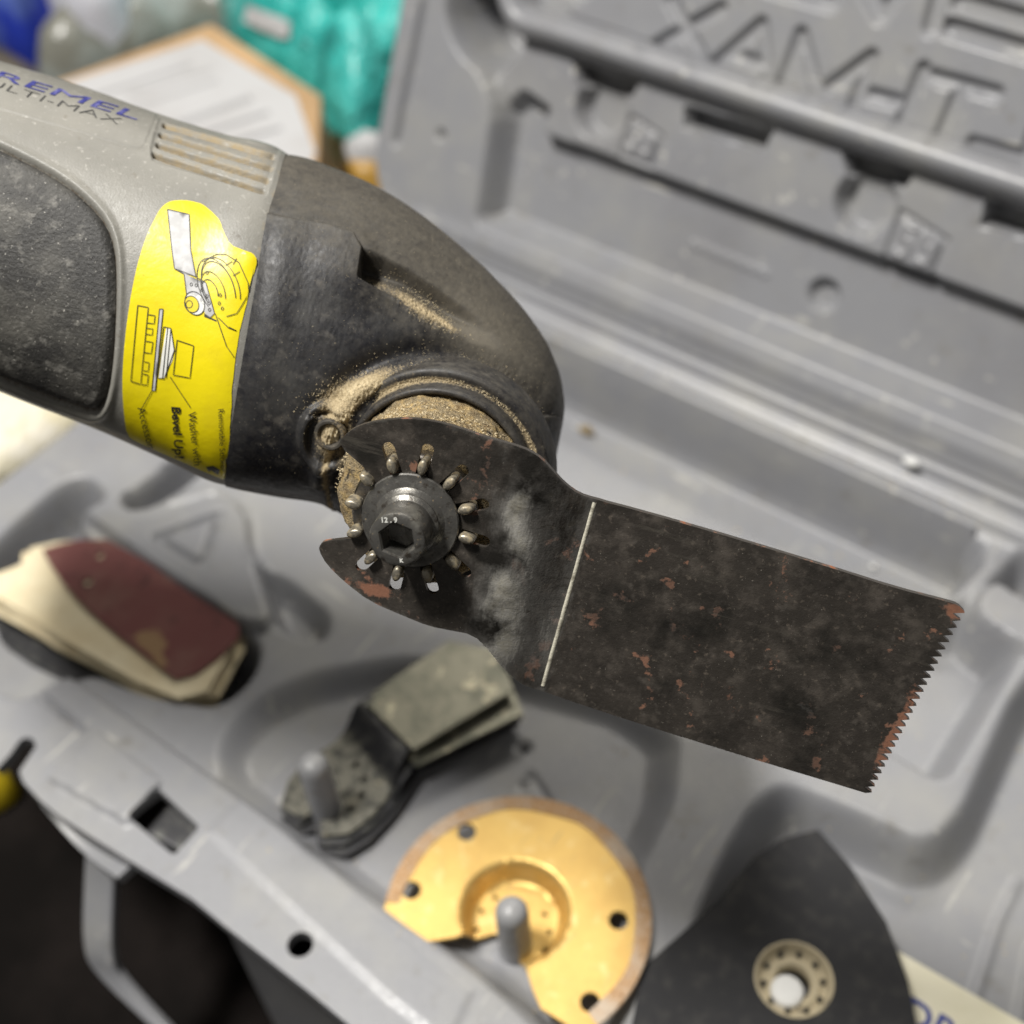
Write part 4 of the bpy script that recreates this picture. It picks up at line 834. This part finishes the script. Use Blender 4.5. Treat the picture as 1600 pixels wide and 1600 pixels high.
# cardboard box with its shipping label
zb = -2.0
bx = empty('cardboard_box', (*G(330, 160, zb)[:2], -10.9)); tag(bx, 'brown cardboard box with a big white shipping label behind the power tool', 'cardboard box')
top = GP([(20, 152), (330, 36), (502, 148), (530, 192), (500, 262), (380, 420), (120, 300)], zb)
topf = GP([(20, 152), (330, 36), (502, 148), (497, 262), (380, 420), (120, 300)], zb)
o = prismw('box_body', topf, -10.9, zb, m_tan, bx); bevel(o, .15)
lab = GP([(95, 132), (316, 62), (462, 150), (494, 240), (380, 400), (140, 290)], zb); o = prismw('shipping_label', lab, zb + .004, zb + .03, m_label, bx)
for k, (a, b, w_) in enumerate((((150, 150), (300, 100), .25), ((250, 205), (395, 152), .55), ((300, 215), (420, 175), .35), ((320, 235), (440, 200), .35), ((200, 150), (330, 108), .2), ((205, 170), (340, 125), .2))):
    A0, B0 = G(*a, zb + .03), G(*b, zb + .03); dx_ = (B0 - A0) / np.linalg.norm(B0 - A0); ny = np.cross(ZV, dx_); nseg = 14 if k in (1,) else 1
    for j in range(nseg):
        s0 = A0 + (B0 - A0) * (j / nseg); l_ = (B0 - A0) / nseg * (.7 if nseg > 1 else 1); V, F = box(s0 - ny * w_ / 2, l_, ny * w_, ZV * .006); mk('label_print', V, F, m_lprint, bx, smooth=False)
side = GP([(503, 150), (560, 178), (545, 262), (500, 300)], zb - 3.5); o = prismw('box_flap', side, -10.8, zb - 3.4, m_tan, bx)
# teal bag
teal = mound('plastic_bag', [(320, -150), (350, 50), (430, 110), (500, 150), (545, 190), (580, 188), (625, 150), (680, 60), (720, -150)], -3.5, 4.0, m_teal, 'shiny teal plastic bag behind the cardboard box and the case lid', 'plastic bag', 3, folds=.45, step=.5)
bvt = BVHTree.FromPolygons([tuple(teal.matrix_world @ v.co + teal.location * 0) for v in teal.data.vertices], [tuple(p.vertices) for p in teal.data.polygons]) if False else None
bvt = BVHTree.FromPolygons([tuple(np.array(v.co) + np.array(teal.location)) for v in teal.data.vertices], [tuple(p.vertices) for p in teal.data.polygons])
decal('bag_label', dense([(392, 8), (462, 36), (452, 62), (385, 32)], 8), [], 8, .25, m_label, teal, bvh=bvt)
mound('bubble_wrap', [(80, 60), (150, 30), (200, -20), (420, -120), (440, 20), (330, 42), (210, 85), (100, 125), (50, 112)], -5, 2.2, m_clear, 'cloudy grey clear plastic bag between the blue wrapper and the cardboard box', 'plastic bag', 12, folds=.5)
mound('plastic_wrapper', [(-160, -120), (60, -60), (145, 25), (90, 60), (42, 88), (0, 66), (-140, 20)], -5, 3.0, m_blu, 'deep blue crumpled plastic wrapper in the far left corner', 'wrapper', 21, folds=.6)
mound('film_sheet', [(55, -50), (250, -120), (210, 0), (140, 30), (80, 8)], -2.5, 1.6, m_wbag, 'white crumpled plastic film on top of the blue wrapper', 'film', 25, folds=.5)
mound('cloth', [(-260, 40), (0, 60), (60, 108), (100, 150), (60, 200), (-260, 160)], -6, 1.0, m_brown, 'brown grey cloth behind the body of the power tool', 'cloth', 28)
mound('paper_packet', [(498, 205), (560, 180), (620, 160), (640, 215), (600, 235), (530, 262), (500, 252)], -6.0, .9, m_tan, 'tan paper packet to the right of the cardboard box', 'packet', 30, folds=.2)
mound('white_wrapper', [(535, 222), (560, 205), (606, 206), (606, 232), (545, 238)], -4.6, .6, m_label, 'small white wrapper on the tan packet beside the case lid', 'wrapper', 31, folds=.2)
mound('brass_fitting', [(520, 262), (560, 242), (612, 244), (612, 272), (560, 280)], -5.6, .8, material('amber plastic', (.45, .26, .05), .4), 'amber coloured packet below the white wrapper beside the lid', 'packet', 33, folds=.2)
mound('plastic_sheet', [(-260, 520), (0, 560), (150, 640), (126, 668), (-10, 760), (-260, 900)], -2.2, 1.0, m_crm, 'cream plastic wrap left of the case under the power tool', 'plastic wrap', 35, folds=.5)
mound('yellow_tub', [(-120, 1150), (-40, 1165), (8, 1196), (14, 1220), (-25, 1245), (-120, 1270)], -9.6, .6, m_ybag, 'yellow plastic edge showing below the lower left corner of the case', 'tub', 38, folds=.1)

for o_ in list(bpy.data.objects):
    if '_m' in o_: del o_['_m']
S.render.engine = 'CYCLES'; S.cycles.use_denoising = True; S.cycles.max_bounces = 8
